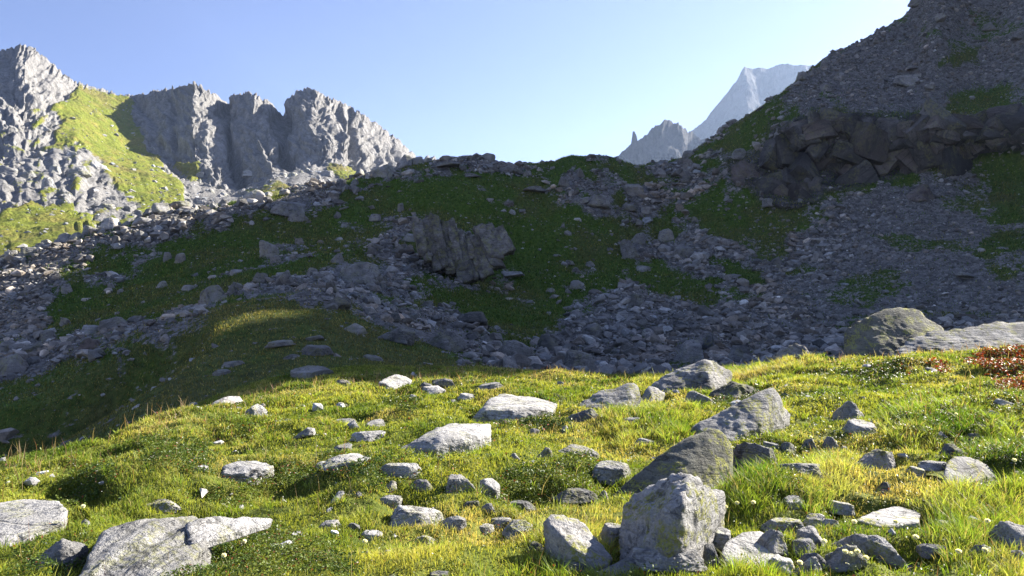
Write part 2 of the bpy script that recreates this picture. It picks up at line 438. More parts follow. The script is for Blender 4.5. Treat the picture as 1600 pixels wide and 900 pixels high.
def ground_material():
    k = N('alpine_ground')
    tc = k.new('ShaderNodeTexCoord'); vec = tc.outputs['Object']
    at = k.attr('mask'); sp = k.new('ShaderNodeSeparateColor'); k.l(at.outputs['Color'], sp.inputs[0])
    scree, dryf, cliff = sp.outputs[0], sp.outputs[1], sp.outputs[2]
    nb = k.noise(vec, 0.35, 6, 0.6); nm = k.noise(vec, 2.5, 6, 0.65); nf = k.noise(vec, 14, 4, 0.65)
    g = k.ramp(nm, [(0.3, (0.022, 0.044, 0.006)), (0.5, (0.058, 0.102, 0.010)), (0.72, (0.118, 0.155, 0.022))])
    gd = k.ramp(nm, [(0.3, (0.040, 0.034, 0.016)), (0.5, (0.085, 0.072, 0.028)), (0.72, (0.140, 0.115, 0.05))])
    df = k.math('MULTIPLY', k.ramp(dryf, [(0.35, 0.0), (0.85, 1.0)]), k.ramp(nb, [(0.3, 0.1), (0.65, 0.65)]))
    g = k.mix(df, g, gd)
    g = k.mix(0.5, g, k.ramp(nf, [(0.3, 0.5), (0.7, 1.5)]), 'MULTIPLY')
    vo = k.new('ShaderNodeTexVoronoi', feature='F1'); vo.inputs['Scale'].default_value = 1.9; k.l(vec, vo.inputs['Vector'])
    vo2 = k.new('ShaderNodeTexVoronoi', feature='F1'); vo2.inputs['Scale'].default_value = 5.2; k.l(vec, vo2.inputs['Vector'])
    rk = k.mix(0.5, vo.outputs['Color'], vo2.outputs['Color'])
    bw = k.new('ShaderNodeRGBToBW'); k.l(rk, bw.inputs[0])
    rc = k.ramp(bw.outputs[0], [(0.2, (0.075, 0.070, 0.062)), (0.5, (0.150, 0.142, 0.128)), (0.8, (0.25, 0.236, 0.212))])
    rc = k.mix(0.6, rc, k.ramp(nf, [(0.3, 0.5), (0.7, 1.4)]), 'MULTIPLY')
    rc = k.mix(k.ramp(nb, [(0.55, 0.0), (0.75, 0.5)]), rc, (0.15, 0.125, 0.11))
    near = k.math('MULTIPLY', at.outputs['Alpha'], 0.75)
    g = k.mix(near, g, k.ramp(nm, [(0.3, (0.055, 0.070, 0.012)), (0.5, (0.10, 0.115, 0.018)), (0.72, (0.17, 0.155, 0.035))]))
    # pebbly edge between turf and stone
    e = k.math('ADD', scree, k.math('MULTIPLY', k.math('SUBTRACT', bw.outputs[0], 0.5), 0.9))
    e = k.math('ADD', e, k.math('MULTIPLY', k.math('SUBTRACT', nm, 0.5), 1.9))
    c = k.mix(k.ramp(e, [(0.42, 0.0), (0.55, 1.0)]), g, rc)
    mp = k.new('ShaderNodeMapping'); k.l(vec, mp.inputs['Vector']); mp.inputs['Rotation'].default_value = (0.5, 0.9, 0.2); mp.inputs['Scale'].default_value = (0.9, 0.8, 1.3)
    cn = k.noise(mp.outputs[0], 0.6, 8, 0.65, 0.5)
    cc = k.ramp(cn, [(0.3, (0.030, 0.028, 0.028)), (0.5, (0.10, 0.092, 0.088)), (0.66, (0.21, 0.195, 0.18))])
    cc = k.mix(0.7, cc, k.ramp(nf, [(0.3, 0.45), (0.7, 1.5)]), 'MULTIPLY')
    cc = k.mix(0.6, cc, k.ramp(vo.outputs['Distance'], [(0.1, 1.25), (0.6, 0.5)]), 'MULTIPLY')
    c = k.mix(cliff, c, cc)
    k.l(c, k.p.inputs['Base Color'])
    k.p.inputs['Specular IOR Level'].default_value = 0.1
    dh = k.math('MULTIPLY', vo.outputs['Distance'], scree)
    b = k.bump(dh, 0.7, -0.25)
    b = k.bump(k.math('MULTIPLY', vo2.outputs['Distance'], scree), 0.6, -0.10, b)
    b = k.bump(nm, 0.6, 0.20, b); b = k.bump(nf, 0.5, 0.04, b)
    b = k.bump(k.math('MULTIPLY', cn, cliff), 0.9, 0.9, b)
    k.l(b, k.p.inputs['Normal'])
    return k.m
gme = mesh_np('ground', np.stack([GX, GY, GZ], -1).reshape(-1, 3), [grid_faces(NR, NC)], True, cols, 'mask')
ground = tag(link('ground', gme, ground_material()), kind='structure')
# ground behind and beside the standpoint
bx_, by_ = np.meshgrid(np.linspace(-60, 60, 60), np.linspace(-60, 0.5, 40))
bz_ = -0.06 + 0.3 * fbm(bx_ / 9, by_ / 9, 2.2, 3) * sstep(2, 8, np.hypot(bx_, by_)) + 0.02 * bx_ * sstep(2, 9, np.abs(bx_)) - 0.03 * np.maximum(-by_ - 3, 0)
bc = np.zeros((bx_.size, 4)); bc[:, 1] = .5; bc[:, 3] = 1
gb = mesh_np('ground', np.stack([bx_, by_, bz_], -1).reshape(-1, 3), [grid_faces(*bx_.shape)], True, bc, 'mask')
tag(link('near_ground', gb, ground.data.materials[0]), kind='structure')

def hit(u, v):
    """the first point of the ground sheet seen through photograph pixel (u, v)"""
    c = int(np.clip(np.searchsorted(ucols, u), 0, NC - 1))
    col = GV[:, c]
    r = np.argmax(col[14:] <= v) + 14
    if col[r] > v: r = NR - 20
    return Vector(((u - 800) / F * GY[r, c], GY[r, c], GZ[r, c]))
print('ground', round(time.time() - T0, 1), NR, NC)

# ------------------------------------------------------------------ far mountains
RELIEF = {}
def relief_mountain(name, lines, u0, u1, du, seg, masks, relief, seed):
    """lines: list of {u: (v, Y)} from foot to skyline; a back slope is added; relief(X,Y,Z,U,V,T) -> displacement toward the viewer in metres"""
    uc = np.arange(u0, u1, du)
    cy, cz = [], []
    for cu in lines:
        us, vs, ys = knots(cu)
        v = np.interp(uc, us, vs); y = np.interp(uc, us, ys)
        ker = np.hanning(2 * int((4 if cu is lines[-1] else 9 if cu is lines[-2] else 26) / du) + 3); ker /= ker.sum()
        y = np.convolve(np.pad(y, len(ker) // 2, 'edge'), ker, 'valid')
        if cu is not lines[-1]: v = np.convolve(np.pad(v, len(ker) // 2, 'edge'), ker, 'valid')
        cy.append(y); cz.append(EYE + (450 - v) / F * y)
    h = np.maximum(cz[-1], 10)
    cy.append(cy[-1] + 0.10 * cy[-1]); cz.append(cz[-1] - 0.05 * cy[-1])
    cy.append(cy[-1] + 0.35 * cy[-2]); cz.append(cz[-1] - 0.30 * cy[-2])
    Y, Z, tt = [], [], []
    for i in range(len(cy) - 1):
        k = (seg + [10, 5])[i]
        t = np.linspace(0, 1, k, endpoint=(i == len(cy) - 2))[:, None]
        Y.append(cy[i] + t * (cy[i+1] - cy[i])); Z.append(cz[i] + t * (cz[i+1] - cz[i])); tt.append(i + t[:, 0])
    Y = np.concatenate(Y); Z = np.concatenate(Z); tt = np.concatenate(tt)
    for _ in range(14):          # round off the breaks of slope, keep foot and skyline
        wgt = ((tt > 0.1) & (tt < len(lines) - 1.12))[:, None]
        for Q in (Y, Z):
            Q[2:-2] = np.where(wgt[2:-2], (Q[:-4] + Q[1:-3] + Q[2:-2] + Q[3:-1] + Q[4:]) / 5, Q[2:-2])
    X = (uc[None] - 800) / F * Y
    U = np.broadcast_to(uc[None], Y.shape); V = 450 - (Z - EYE) / Y * F
    T = np.broadcast_to(tt[:, None], Y.shape)
    W = [np.clip(m(U, V, T), 0, 1) for m in masks]
    d, dz = relief(X, Y, Z, U, V, T, W)
    A = np.stack([X, Y, Z], -1)
    nn = np.cross(np.gradient(A, axis=1), np.gradient(A, axis=0)); nn /= np.linalg.norm(nn, axis=-1)[..., None] + 1e-9
    nn *= np.where((nn[..., 1] > 0) & (nn[..., 2] < 0.2), -1, 1)[..., None]
    top = sstep(len(lines) - 1.25, len(lines) - 1.0, T)[..., None]
    nn = nn * (1 - top) + top * np.array([0, -1.0, 0.0])
    X, Y, Z = X + nn[..., 0] * d, Y + nn[..., 1] * d, Z + nn[..., 2] * d + dz
    RELIEF[name] = (X, Y, Z, U, V, T, W)
    col = np.zeros((X.size, 4), np.float32); col[:, 3] = 1
    for i, w in enumerate(W[:3]): col[:, i] = w.ravel()
    return mesh_np(name, np.stack([X, Y, Z], -1).reshape(-1, 3), [grid_faces(*X.shape)], True, col, 'mask')

LG = [
    [(112, 126), (160, 142), (203, 150), (212, 190), (238, 230), (262, 262), (285, 300), (302, 332), (250, 338), (222, 318), (180, 285), (155, 250), (128, 222), (95, 232), (85, 205), (100, 185), (70, 160), (112, 150)],
    [(-40, 415), (-40, 345), (50, 318), (105, 312), (128, 345), (100, 385), (30, 398)],
    [(268, 248), (300, 255), (322, 278), (300, 285)],
    [(498, 248), (545, 258), (592, 278), (560, 284), (510, 268)],
    [(385, 300), (440, 275), (470, 290), (400, 312)],
]
LS = [
    [(150, 292), (222, 318), (300, 335), (330, 325), (290, 285), (322, 278), (350, 300), (440, 268), (500, 262), (560, 290), (600, 290), (500, 320), (300, 370), (150, 345)],
    [(160, 145), (178, 160), (190, 185), (172, 180)],
]
def far_material(name, rockc, dist_scale=1.0):
    k = N(name)
    tc = k.new('ShaderNodeTexCoord'); vec = tc.outputs['Object']
    at = k.attr('mask'); sp = k.new('ShaderNodeSeparateColor'); k.l(at.outputs['Color'], sp.inputs[0])
    s = dist_scale
    nb = k.noise(vec, 0.03 * s, 6, 0.6); nm = k.noise(vec, 0.14 * s, 7, 0.65); nf = k.noise(vec, 0.7 * s, 5, 0.65)
    mp = k.new('ShaderNodeMapping'); k.l(vec, mp.inputs['Vector']); mp.inputs['Rotation'].default_value = (0.1, 0.35, 0); mp.inputs['Scale'].default_value = (1.8, 1.8, 0.4)
    ns = k.noise(mp.outputs[0], 0.12 * s, 8, 0.65)
    rc = k.ramp(ns, [(0.3, tuple(v * 0.55 for v in rockc)), (0.5, rockc), (0.7, tuple(v * 1.4 for v in rockc))])
    rc = k.mix(0.6, rc, k.ramp(nf, [(0.3, 0.55), (0.7, 1.4)]), 'MULTIPLY')
    sc2 = k.ramp(nf, [(0.3, tuple(v * .6 for v in rockc)), (0.7, tuple(v * 1.25 for v in rockc))])
    g = k.ramp(nm, [(0.3, (0.115, 0.145, 0.020)), (0.5, (0.17, 0.195, 0.028)), (0.7, (0.23, 0.20, 0.05))])
    g = k.mix(k.ramp(nb, [(0.50, 0.0), (0.66, 0.75)]), g, (0.185, 0.150, 0.055))
    g = k.mix(0.7, g, k.ramp(nf, [(0.3, 0.5), (0.7, 1.4)]), 'MULTIPLY')
    def edge(m): return k.ramp(k.math('ADD', m, k.math('MULTIPLY', k.math('SUBTRACT', nf, 0.5), 1.3)), [(0.42, 0.0), (0.58, 1.0)])
    c = k.mix(edge(sp.outputs[1]), rc, sc2)
    c = k.mix(edge(sp.outputs[0]), c, g)
    k.l(c, k.p.inputs['Base Color'])
    k.p.inputs['Specular IOR Level'].default_value = 0.1
    b = k.bump(ns, 0.9, 4.0 / s); b = k.bump(nf, 0.7, 1.0 / s, b)
    k.l(b, k.p.inputs['Normal'])
    return k.m

SKYL = {-500: (230, 500), -300: (150, 500), -100: (95, 500), 0: (72, 500), 20: (66, 500), 40: (68, 502), 60: (84, 505), 90: (108, 510), 118: (127, 520), 140: (133, 532), 160: (139, 540), 185: (146, 546),
        203: (149, 548), 235: (139, 540), 255: (136, 534), 275: (134, 528), 300: (127, 518), 325: (140, 532), 345: (154, 550), 360: (147, 544), 378: (140, 536), 395: (144, 528), 420: (158, 540), 432: (169, 552),
        455: (146, 545), 475: (134, 538), 492: (138, 530), 510: (148, 542), 530: (158, 556), 545: (163, 552), 552: (168, 548), 580: (186, 560), 610: (208, 575), 635: (228, 588), 655: (249, 598), 663: (243, 600), 676: (242, 602),
        688: (257, 604), 720: (262, 600), 740: (253, 600), 765: (253, 600), 790: (266, 600), 850: (290, 600), 950: (330, 600)}
L0 = {-500: (600, 130), 0: (470, 125), 300: (380, 135), 700: (300, 160), 950: (360, 200)}
L1 = {-500: (470, 200), 0: (372, 210), 120: (345, 240), 300: (330, 300), 450: (300, 340), 600: (290, 380), 700: (290, 400), 950: (350, 420)}
L2 = {-500: (360, 330), 0: (240, 350), 60: (230, 370), 120: (215, 405), 200: (235, 465), 240: (250, 462), 290: (270, 452), 345: (292, 436), 372: (290, 460), 425: (264, 442), 447: (255, 470), 490: (252, 462), 540: (262, 448), 556: (266, 464), 600: (272, 478),
      640: (276, 500), 665: (277, 510), 700: (280, 530), 950: (345, 550)}
def lrelief(X, Y, Z, U, V, T, W):
    g = np.clip(W[0] + 0.6 * W[1], 0, 1)
    rock = 1 - 0.93 * g
    up = sstep(1.75, 2.2, T); west = 1 - sstep(150, 215, U)
    wx = fbm(U / 45., V / 38., 15.5, 3); md_ = np.clip(.75 + .9 * fbm(U / 38., V / 45., 25.5, 2), .15, 1.6)
    lean = U - 0.36 * V + 13 * wx
    fl = 5.2 * ridged(lean / 24., V / 60., 1.5, 4, gain=.5) + md_ * 2.6 * ridged(lean / 8.5, V / 17., 7.5, 4, gain=.6) + 4 * fbm(U / 50., V / 42., 4.4, 4)
    led = (V + .35 * U + 22 * wx) / 15.; fl = fl + 1.8 * (np.abs(led % 1.0 - .5) * 2 - .5) * np.clip(.3 + 1.4 * fbm(U / 30., V / 30., 35.5, 2), 0, 1)
    for (ux, vx, uy, vy, wd_, dp) in ((345, 155, 374, 292, 5.5, 10), (432, 168, 450, 256, 6, 11), (545, 160, 562, 268, 5, 8), (262, 140, 268, 250, 5, 4), (610, 205, 640, 275, 4, 5)):
        lx = ux + (uy - ux) * np.clip((V - vx) / (vy - vx), -.3, 1.3)
        fl = fl - dp * np.exp(-((U + 4 * wx - lx) / wd_) ** 2)
    fw = 6 * ridged(U / 38., V / 36., 1.5, 3, gain=.5) + 1.6 * ridged(U / 11., V / 12., 7.5, 3, gain=.6)
    fl = fl * (1 - west) + fw * west
    knob = 4.5 * np.abs(fbm(U / 40., V / 34., 2.2, 3, gain=.4)) + 0.5 * ridged(U / 14., V / 14., 6.2, 2, gain=.5)
    d = (fl - 7) * up * rock + (knob - 3) * (1 - up) * rock * sstep(0.3, 0.9, T) + g * (1.5 * fbm(X / 22., Y / 22., Z / 22., 5, gain=.55) - 1.0 * np.clip(.3 - np.abs(fbm((U - .6 * V) / 22., V / 90., 45.5, 2)), 0, 1) * sstep(345, 320, V))
    jag = (T >= 2.97) & (T < 3.5)
    dz = np.where(T > 2.5, 1, 0) * sstep(2.8, 3.0, T) * (3.6 * ridged(U / 9., 0 * U, 3.3, 5, gain=.7) - 2.6)
    return d, dz * (1 - g)
lm = relief_mountain('mountain', [L0, L1, L2, SKYL], -500, 950, 1.3, [40, 150, 130, 240],
                     [lambda U, V, T: soft_mask(LG, U, V, 5, 1.7, 12) * (T < 3.02) + np.where(T < 2.4, np.clip(0.15 + 0.75 * fbm(U / 26., V / 13., 12.0, 4), 0, 1) * (1 - sstep(120, 190, U)), 0) + np.where(T < 1.1, 0.35 + 0.9 * fbm(U / 25., V / 12., 8.0, 3), 0),
                      lambda U, V, T: soft_mask(LS, U, V, 5, 3.7, 9)], lrelief, 1)
mountain = tag(link('mountain', lm, far_material('sunlit_crag', (0.225, 0.22, 0.212))), kind='structure')

# hazy peak behind the saddle on the right
PSKY = {700: (470, 2100), 900: (330, 2100), 1040: (232, 2150), 1062: (212, 2150), 1085: (201, 2200), 1100: (190, 2200), 1120: (166, 2200), 1140: (141, 2200), 1155: (120, 2200), 1164: (104, 2200), 1168: (99, 2200), 1176: (103, 2220), 1195: (105, 2260),
        1220: (100, 2300), 1245: (103, 2330), 1275: (104, 2380), 1300: (112, 2400), 1400: (150, 2400), 1500: (240, 2400), 1700: (420, 2400)}
P0 = {700: (560, 1500), 1000: (420, 1500), 1300: (420, 1600), 1700: (520, 1600)}
P1 = {700: (500, 1980), 1000: (320, 2030), 1170: (230, 2090), 1195: (226, 2160), 1300: (220, 2330), 1700: (470, 2330)}
def prelief(X, Y, Z, U, V, T, W):
    d = 55 * ridged((X - .3 * Z) / 170., Y / 300., Z / 420., 5) + 35 * fbm(X / 300., Y / 300., Z / 300., 3) - 42
    dz = np.where(T > 1.7, 1, 0) * sstep(1.85, 2.0, T) * (9 * ridged(X / 22., Y / 300., 1.3, 3) - 4)
    return d * sstep(0.2, 1.0, T), dz
pm = relief_mountain('peak', [P0, P1, PSKY], 760, 1700, 2.0, [40, 110, 200], [lambda U, V, T: 0 * U, lambda U, V, T: 0.5 + 0.9 * fbm(U / 25., V / 25., 2., 3)], prelief, 2)
peak = tag(link('peak', pm, far_material('distant_crag', (0.06, 0.06, 0.064), 0.28)), kind='structure')
# nearer hazy ridge in front of it
RSKY = {760: (420, 1250), 900: (300, 1300), 950: (266, 1300), 962: (246, 1300), 972: (238, 1300), 985: (229, 1300), 994: (224, 1300), 1003: (217, 1300), 1012: (210, 1310), 1024: (199, 1310), 1036: (189, 1320), 1046: (190, 1330), 1058: (193, 1340), 1068: (199, 1350),
        1077: (205, 1360), 1086: (207, 1370), 1100: (216, 1370), 1130: (236, 1370), 1200: (290, 1370), 1400: (420, 1370)}
Q0 = {760: (500, 1000), 1000: (400, 1000), 1400: (480, 1000)}
Q1 = {760: (460, 1200), 960: (300, 1240), 1040: (290, 1262), 1100: (290, 1310), 1400: (450, 1310)}
def rrelief(X, Y, Z, U, V, T, W):
    d = 24 * ridged(X / 70., Y / 130., Z / 160., 5) + 12 * fbm(X / 130., Y / 130., Z / 130., 3) - 20
    dz = np.where(T > 1.7, 1, 0) * sstep(1.85, 2.0, T) * (8 * ridged(X / 11., Y / 300., 2.3, 3) - 1)
    return d * sstep(0.2, 1.0, T), dz
rm = relief_mountain('ridge', [Q0, Q1, RSKY], 780, 1380, 1.6, [30, 90, 120], [lambda U, V, T: 0 * U, lambda U, V, T: 0.3 + 0.9 * fbm(U / 25., V / 25., 2., 3)], rrelief, 3)
tag(link('ridge', rm, peak.data.materials[0]), kind='structure')
print('mountains', round(time.time() - T0, 1))

# ------------------------------------------------------------------ rocks
_ico = {}
def ico(level):
    if level not in _ico:
        bm = bmesh.new(); bmesh.ops.create_icosphere(bm, subdivisions=level, radius=1)
        V = np.array([v.co[:] for v in bm.verts]); Fc = np.array([[v.index for v in f.verts] for f in bm.faces])
        bm.free(); V /= np.linalg.norm(V, axis=1)[:, None]
        _ico[level] = (V, Fc)
    return _ico[level]

def radial(D, n, d, p):
    t = (D @ n.T) / d[None]
    t = np.clip(t, 1e-6, None)
    return (t ** p).sum(1) ** (-1.0 / p)

def chisel(D, Rr, seed, n=14, depth=(0.90, 0.985), p=40):
    """knock flat facets off the corners of the radial shape Rr(D)"""
    r = np.random.default_rng(seed + 991)
    P = D * Rr[:, None]
    for _ in range(n):
        m = r.normal(size=3); m[2] = abs(m[2]); m /= np.linalg.norm(m)
        h = P @ m; s = h.max() * r.uniform(*depth)
        t = np.where(h > s, s / np.maximum(h, 1e-6), 1.0)
        P = P * t[:, None]
    return P

def rough(Pn, half, seed, amp=0.10, strat=0.0, bed=(0.2, 0.5, 0.85), fine=0.028):
    """noise on a unit shape Pn whose real half size is half"""
    L = float(np.prod(half)) ** (1 / 3)
    Q = Pn * half / L
    s = seed * 3.71
    d = amp * fbm(Q[:, 0] * 1.3 + s, Q[:, 1] * 1.3 - s, Q[:, 2] * 1.3, 3, gain=0.45)
    d = d - 0.5 * amp * np.clip(ridged(Q[:, 0] * 1.7 - s, Q[:, 1] * 1.7, Q[:, 2] * 1.7 + s, 2) - 0.42, 0, 1)
    d = d + fine * 1.5 * fbm(Q[:, 0] * 6 + s, Q[:, 1] * 6, Q[:, 2] * 6, 4, gain=0.6) - 0.7 * fine * np.clip(0.10 - np.abs(perlin(Q[:, 0] * 2.6 - s, Q[:, 1] * 2.6, Q[:, 2] * 2.6 + s)), 0, 1) * 10
    if strat:
        b = np.array(bed); b = b / np.linalg.norm(b)
        h = Q @ b
        w = 0.25 * fbm(Q[:, 0] * 1.1, Q[:, 1] * 1.1 + s, Q[:, 2] * 1.1, 2)
        d = d + strat * perlin(h * 5 + w * 4 + s, 0 * h + s, Q[:, 0] * 0.5) + strat * 0.6 * perlin(h * 13 + w * 8, 0 * h - s, Q[:, 1] * 0.8)
    return Pn * (1 + d)[:, None]

def rand_planes(r, kind):
    n = []
    if kind == 'slab':
        base = [(1, 0, .15), (-1, 0, .15), (0, 1, .1), (0, -1, .25), (.05, -.1, 1), (0, 0, -1), (.7, -.7, .2), (-.7, -.6, .3), (.6, .7, .2), (-.6, .7, .2)]
        extra = 4
    elif kind == 'round':
        base = [(0, 0, -1)]; extra = 22
    elif kind == 'wedge':
        base = [(1, 0, .1), (-.7, -.1, .75), (0, 1, .3), (.1, -.9, .35), (0, 0, -1), (.3, .2, .95), (.7, -.5, .4)]; extra = 4
    else:
        base = [(1, 0, .2), (-1, .1, .25), (0, 1, .2), (.1, -1, .3), (.1, -.2, 1), (0, 0, -1)]; extra = 8
    for b in base:
        v = np.array(b, float) + r.normal(size=3) * 0.16; n.append(v / np.linalg.norm(v))
    extra = {'slab': 2, 'round': 13, 'wedge': 2}.get(kind, 3)
    for _ in range(extra):
        v = r.normal(size=3); v[2] = abs(v[2]) * 0.8; n.append(v / np.linalg.norm(v))
    n = np.array(n)
    d = r.uniform(0.78, 1.0, len(n)); d[len(base):] = r.uniform(0.90, 1.18, extra)
    return n, d

def rock_verts(kind, half, level, seed, p=22, amp=0.10, strat=0.0):
    r = np.random.default_rng(seed)
    D, Fc = ico(level)
    n, d = rand_planes(r, kind)
    P = chisel(D, radial(D, n, d, p), seed, 6, (.92, 1.0))
    P = rough(P, np.array(half), seed, amp, strat, r.normal(size=3) + np.array([0, 0, 1.2]))
    lo, hi = P.min(0), P.max(0)
    P = (P - (lo + hi) / 2) / ((hi - lo) / 2)
    return P * np.array(half), Fc

def hull_planes(pts):
    pts = np.asarray(pts); c = pts.mean(0); n_, d_ = [], []
    k = len(pts)
    for i in range(k):
        for j in range(i + 1, k):
            for l in range(j + 1, k):
                n = np.cross(pts[j] - pts[i], pts[l] - pts[i]); L = np.linalg.norm(n)
                if L < 1e-7: continue
                n /= L; s = (pts - pts[i]) @ n
                if s.max() < 1e-5: pass
                elif s.min() > -1e-5: n = -n
                else: continue
                dd = (pts[i] - c) @ n
                if dd < 1e-6: continue
                if any(np.dot(n, m) > 0.9995 for m in n_): continue
                n_.append(n); d_.append(dd)
    return np.array(n_), np.array(d_), c

ROCKS = []          # (object, u, v, width px, height px, hand labelled)
CLEAR = []          # footprints where no grass grows: x, y, rx, ry, front
def level_for(px):
    return 6 if px > 150 else 5 if px > 45 else 4 if px > 14 else 3

def place(name, label, u, vb, w, h, kind='block', mat=None, strat=0.0, amp=0.10, p=22, seed=None, deep=None, yaw=None, cat=None, group=None):
    seed = int(seed if seed is not None else (u * 7 + vb * 13)) & 0xffff
    r = np.random.default_rng(seed + 5)
    g = hit(u, vb - 1)
    Y = g.y
    W = w / F * Y; Hs = h / F * Y
    # slope of the line of sight against the local ground
    g2 = hit(u, vb - max(4, h * 0.5))
    sl = math.atan2(g2.z - g.z, max(g2.y - g.y, 1e-3)) if g2.y - g.y < 20 else 0
    th = math.atan2(vb - 450, F)
    sn = max(0.06, math.sin(th + max(min(sl, 0.7), -0.1)))
    fl = {'slab': 0.15, 'round': 0.24, 'wedge': 0.30, 'block': 0.34}[kind]
    D = deep if deep else W * r.uniform(0.6, 0.9)
    Hh = min(max(Hs - D * sn * 0.9, fl * 0.6 * W), fl * (1.7 if Y < 30 else 3.0) * W) if kind != 'slab' else fl * W
    if Hs - Hh > D * sn: D = min((Hs - Hh) / sn, 1.4 * W)
    Hh = max(Hh, min(Hs - D * sn * 0.9, Hs))
    if Y < 21 and w < 70: Hh = min(Hh, .50 * W)
    bury = 0.45 * Hh + 0.03
    half = (W / 2, D / 2, (Hh + bury) / 2)
    P, Fc = rock_verts(kind, half, level_for(max(w, h)), seed, p, amp, strat)
    up = Vector((0, 0, 1))
    pos = Vector(((u - 800) / F * (Y + D * 0.4), Y + D * 0.4, 0))
    pos.z = g.z + math.tan(max(min(sl, 0.6), -0.1)) * D * 0.4
    P[:, 2] += half[2] - bury - (0.10 * Hh if Y < 21 else 0)
    me = mesh_np(name, P, [Fc], True)
    o = link(name, me, mat or M_ROCK)
    o.location = pos
    o.rotation_euler = (r.normal() * .10, r.normal() * .12, r.uniform(-0.4, 0.4) if yaw is None else yaw)
    tag(o, label, cat or ('boulder' if W > 0.45 else 'stone'), group)
    ROCKS.append((o, u, vb - h / 2, w, h, True))
    if Y < 45: CLEAR.append((pos.x, pos.y, W / 2, D / 2, min(1.0, 0.05 + Hh)))
    return o

def hero(name, label, pts, base, mat=None, level=6, p=26, amp=0.07, strat=0.0, bed=(.3, .4, .8), drop=0.35, fine=0.012, groove=0, cat='boulder', seed=1, parent=None, clear=True, Y0=None):
    """pts: (u, v, dy): corners seen in the photograph with their depth behind the front foot, in metres"""
    if Y0 is None: Y0 = hit(*base).y
    P = []
    for (u, v, dy) in pts:
        Y = Y0 + dy
        P.append(((u - 800) / F * Y, Y, EYE + (450 - v) / F * Y))
    P = np.array(P)
    zlow = P[:, 2].min()
    if drop:
        Q = P.copy(); c = P.mean(0)
        Q[:, :2] = c[:2] + (Q[:, :2] - c[:2]) * 0.93
        Q[:, 2] = zlow - drop * (P[:, 2].max() - zlow) - 0.03
        A = np.concatenate([P, Q])
    else: A = P
    lo, hi = A.min(0), A.max(0)
    half = (hi - lo) / 2; ctr = (lo + hi) / 2
    B = (A - ctr) / half
    n, d, c = hull_planes(B)
    Dv, Fc = ico(level)
    Pn = chisel(Dv, radial(Dv, n, d, p * 1.6), seed, 7, (0.975, 1.0))
    Pn = rough(Pn, half, seed, amp, strat, bed, fine)
    Pw = (Pn + c) * half + ctr
    if groove:      # open joints worn along the foliation
        b2 = np.array(bed) / np.linalg.norm(bed); q2 = Pw @ b2 + 0.04 * fbm(Pw[:, 0] * 4, Pw[:, 1] * 4, Pw[:, 2] * 4, 2)
        st = 0.5 * perlin(q2 * 9, 0 * q2 + .3, Pw[:, 1] * .6) + 0.35 * perlin(q2 * 22, 0 * q2 + 4.3, Pw[:, 1] * .9) - 1.1 * np.clip(.22 - np.abs(perlin(q2 * 4.2, 0 * q2 + 7.3, Pw[:, 1] * .5)), 0, 1)
        Pw[:, 2] += groove * st
    org = np.array([P[:, 0].mean(), P[:, 1].mean(), zlow])
    me = mesh_np(name, Pw - org, [Fc], True)
    o = link(name, me, mat or M_ROCK, parent)
    o.location = Vector(org) - (parent.location if parent else Vector((0, 0, 0)))
    if parent is None: tag(o, label, cat)
    us = [q[0] for q in pts]; vs = [q[1] for q in pts]
    if parent is None: ROCKS.append((o, (min(us) + max(us)) / 2, (min(vs) + max(vs)) / 2, max(us) - min(us), max(vs) - min(vs), True))
    if clear and Y0 < 45:
        CLEAR.append(((P[:, 0].min() + P[:, 0].max()) / 2, (P[:, 1].min() + P[:, 1].max()) / 2, (P[:, 0].max() - P[:, 0].min()) / 2, (P[:, 1].max() - P[:, 1].min()) / 2, 0.6))
    return o

hero('boulder', 'wide flat pale slab cut by the left edge, beside low green plants', [(-70, 858, 0), (0, 859, 0), (60, 838, .25), (100, 815, .5), (107, 800, .65), (94, 781, .9), (30, 779, 1.0), (-30, 790, .9), (-70, 800, .8)], (20, 858), M_PALE, 6, 30, .04, 0.01, seed=3, drop=.5)
slab_ = hero('boulder', 'long pale streaked slab with dark grooves at the bottom left', [(112, 915, 0), (158, 830, .42), (215, 816, .55), (275, 816, .62), (312, 812, .72), (335, 836, .6), (318, 852, .45), (290, 875, .25), (262, 915, 0), (200, 822, 1.0), (300, 812, 1.0)], (190, 899), M_STREAK, 6, 44, .03, 0.02, (.94, -.33, -.1), seed=5, drop=.5, Y0=4.0, groove=.05)
hero('ledge', None, [(285, 813, .60), (345, 808, .80), (428, 807, 1.0), (424, 813, .95), (372, 823, .80), (318, 843, .5), (296, 852, .40)], (190, 899), M_STREAK, 5, 44, .04, 0.02, (.94, -.33, -.1), seed=6, drop=.08, Y0=4.0, groove=.03, parent=slab_, clear=False)
hero('boulder', 'low cracked slab with sunlit top and dark left end in the middle of the meadow', [(613, 706, .25), (640, 712, .08), (680, 699, .0), (737, 692, .25), (767, 680, .6), (765, 662, 1.0), (705, 661, 1.2), (680, 670, .6), (652, 686, .35), (690, 684, .1), (740, 681, .35)], (680, 711), M_PALE, 6, 30, .06, .015, seed=8)
hero('boulder', 'broad slab with bright flat top and shaded front, behind the low cracked slab', [(736, 657, .3), (748, 640, .4), (762, 624, .8), (785, 613, 1.4), (835, 620, 1.6), (877, 630, 1.4), (862, 645, .5), (820, 650, .1), (780, 660, 0), (758, 641, .15), (800, 640, .1), (850, 640, .35)], (800, 659), M_PALE, 6, 28, .06, .01, seed=12)
hero('boulder', 'dark jagged rock ending in a pointed pale fin on its right', [(897, 637, .1), (930, 612, .4), (965, 613, .5), (985, 598, .5), (997, 600, .6), (1000, 615, .5), (983, 632, .1), (945, 641, 0)], (930, 640), M_ROCK, 5, 34, .09, .03, (.9, .1, .4), seed=15)
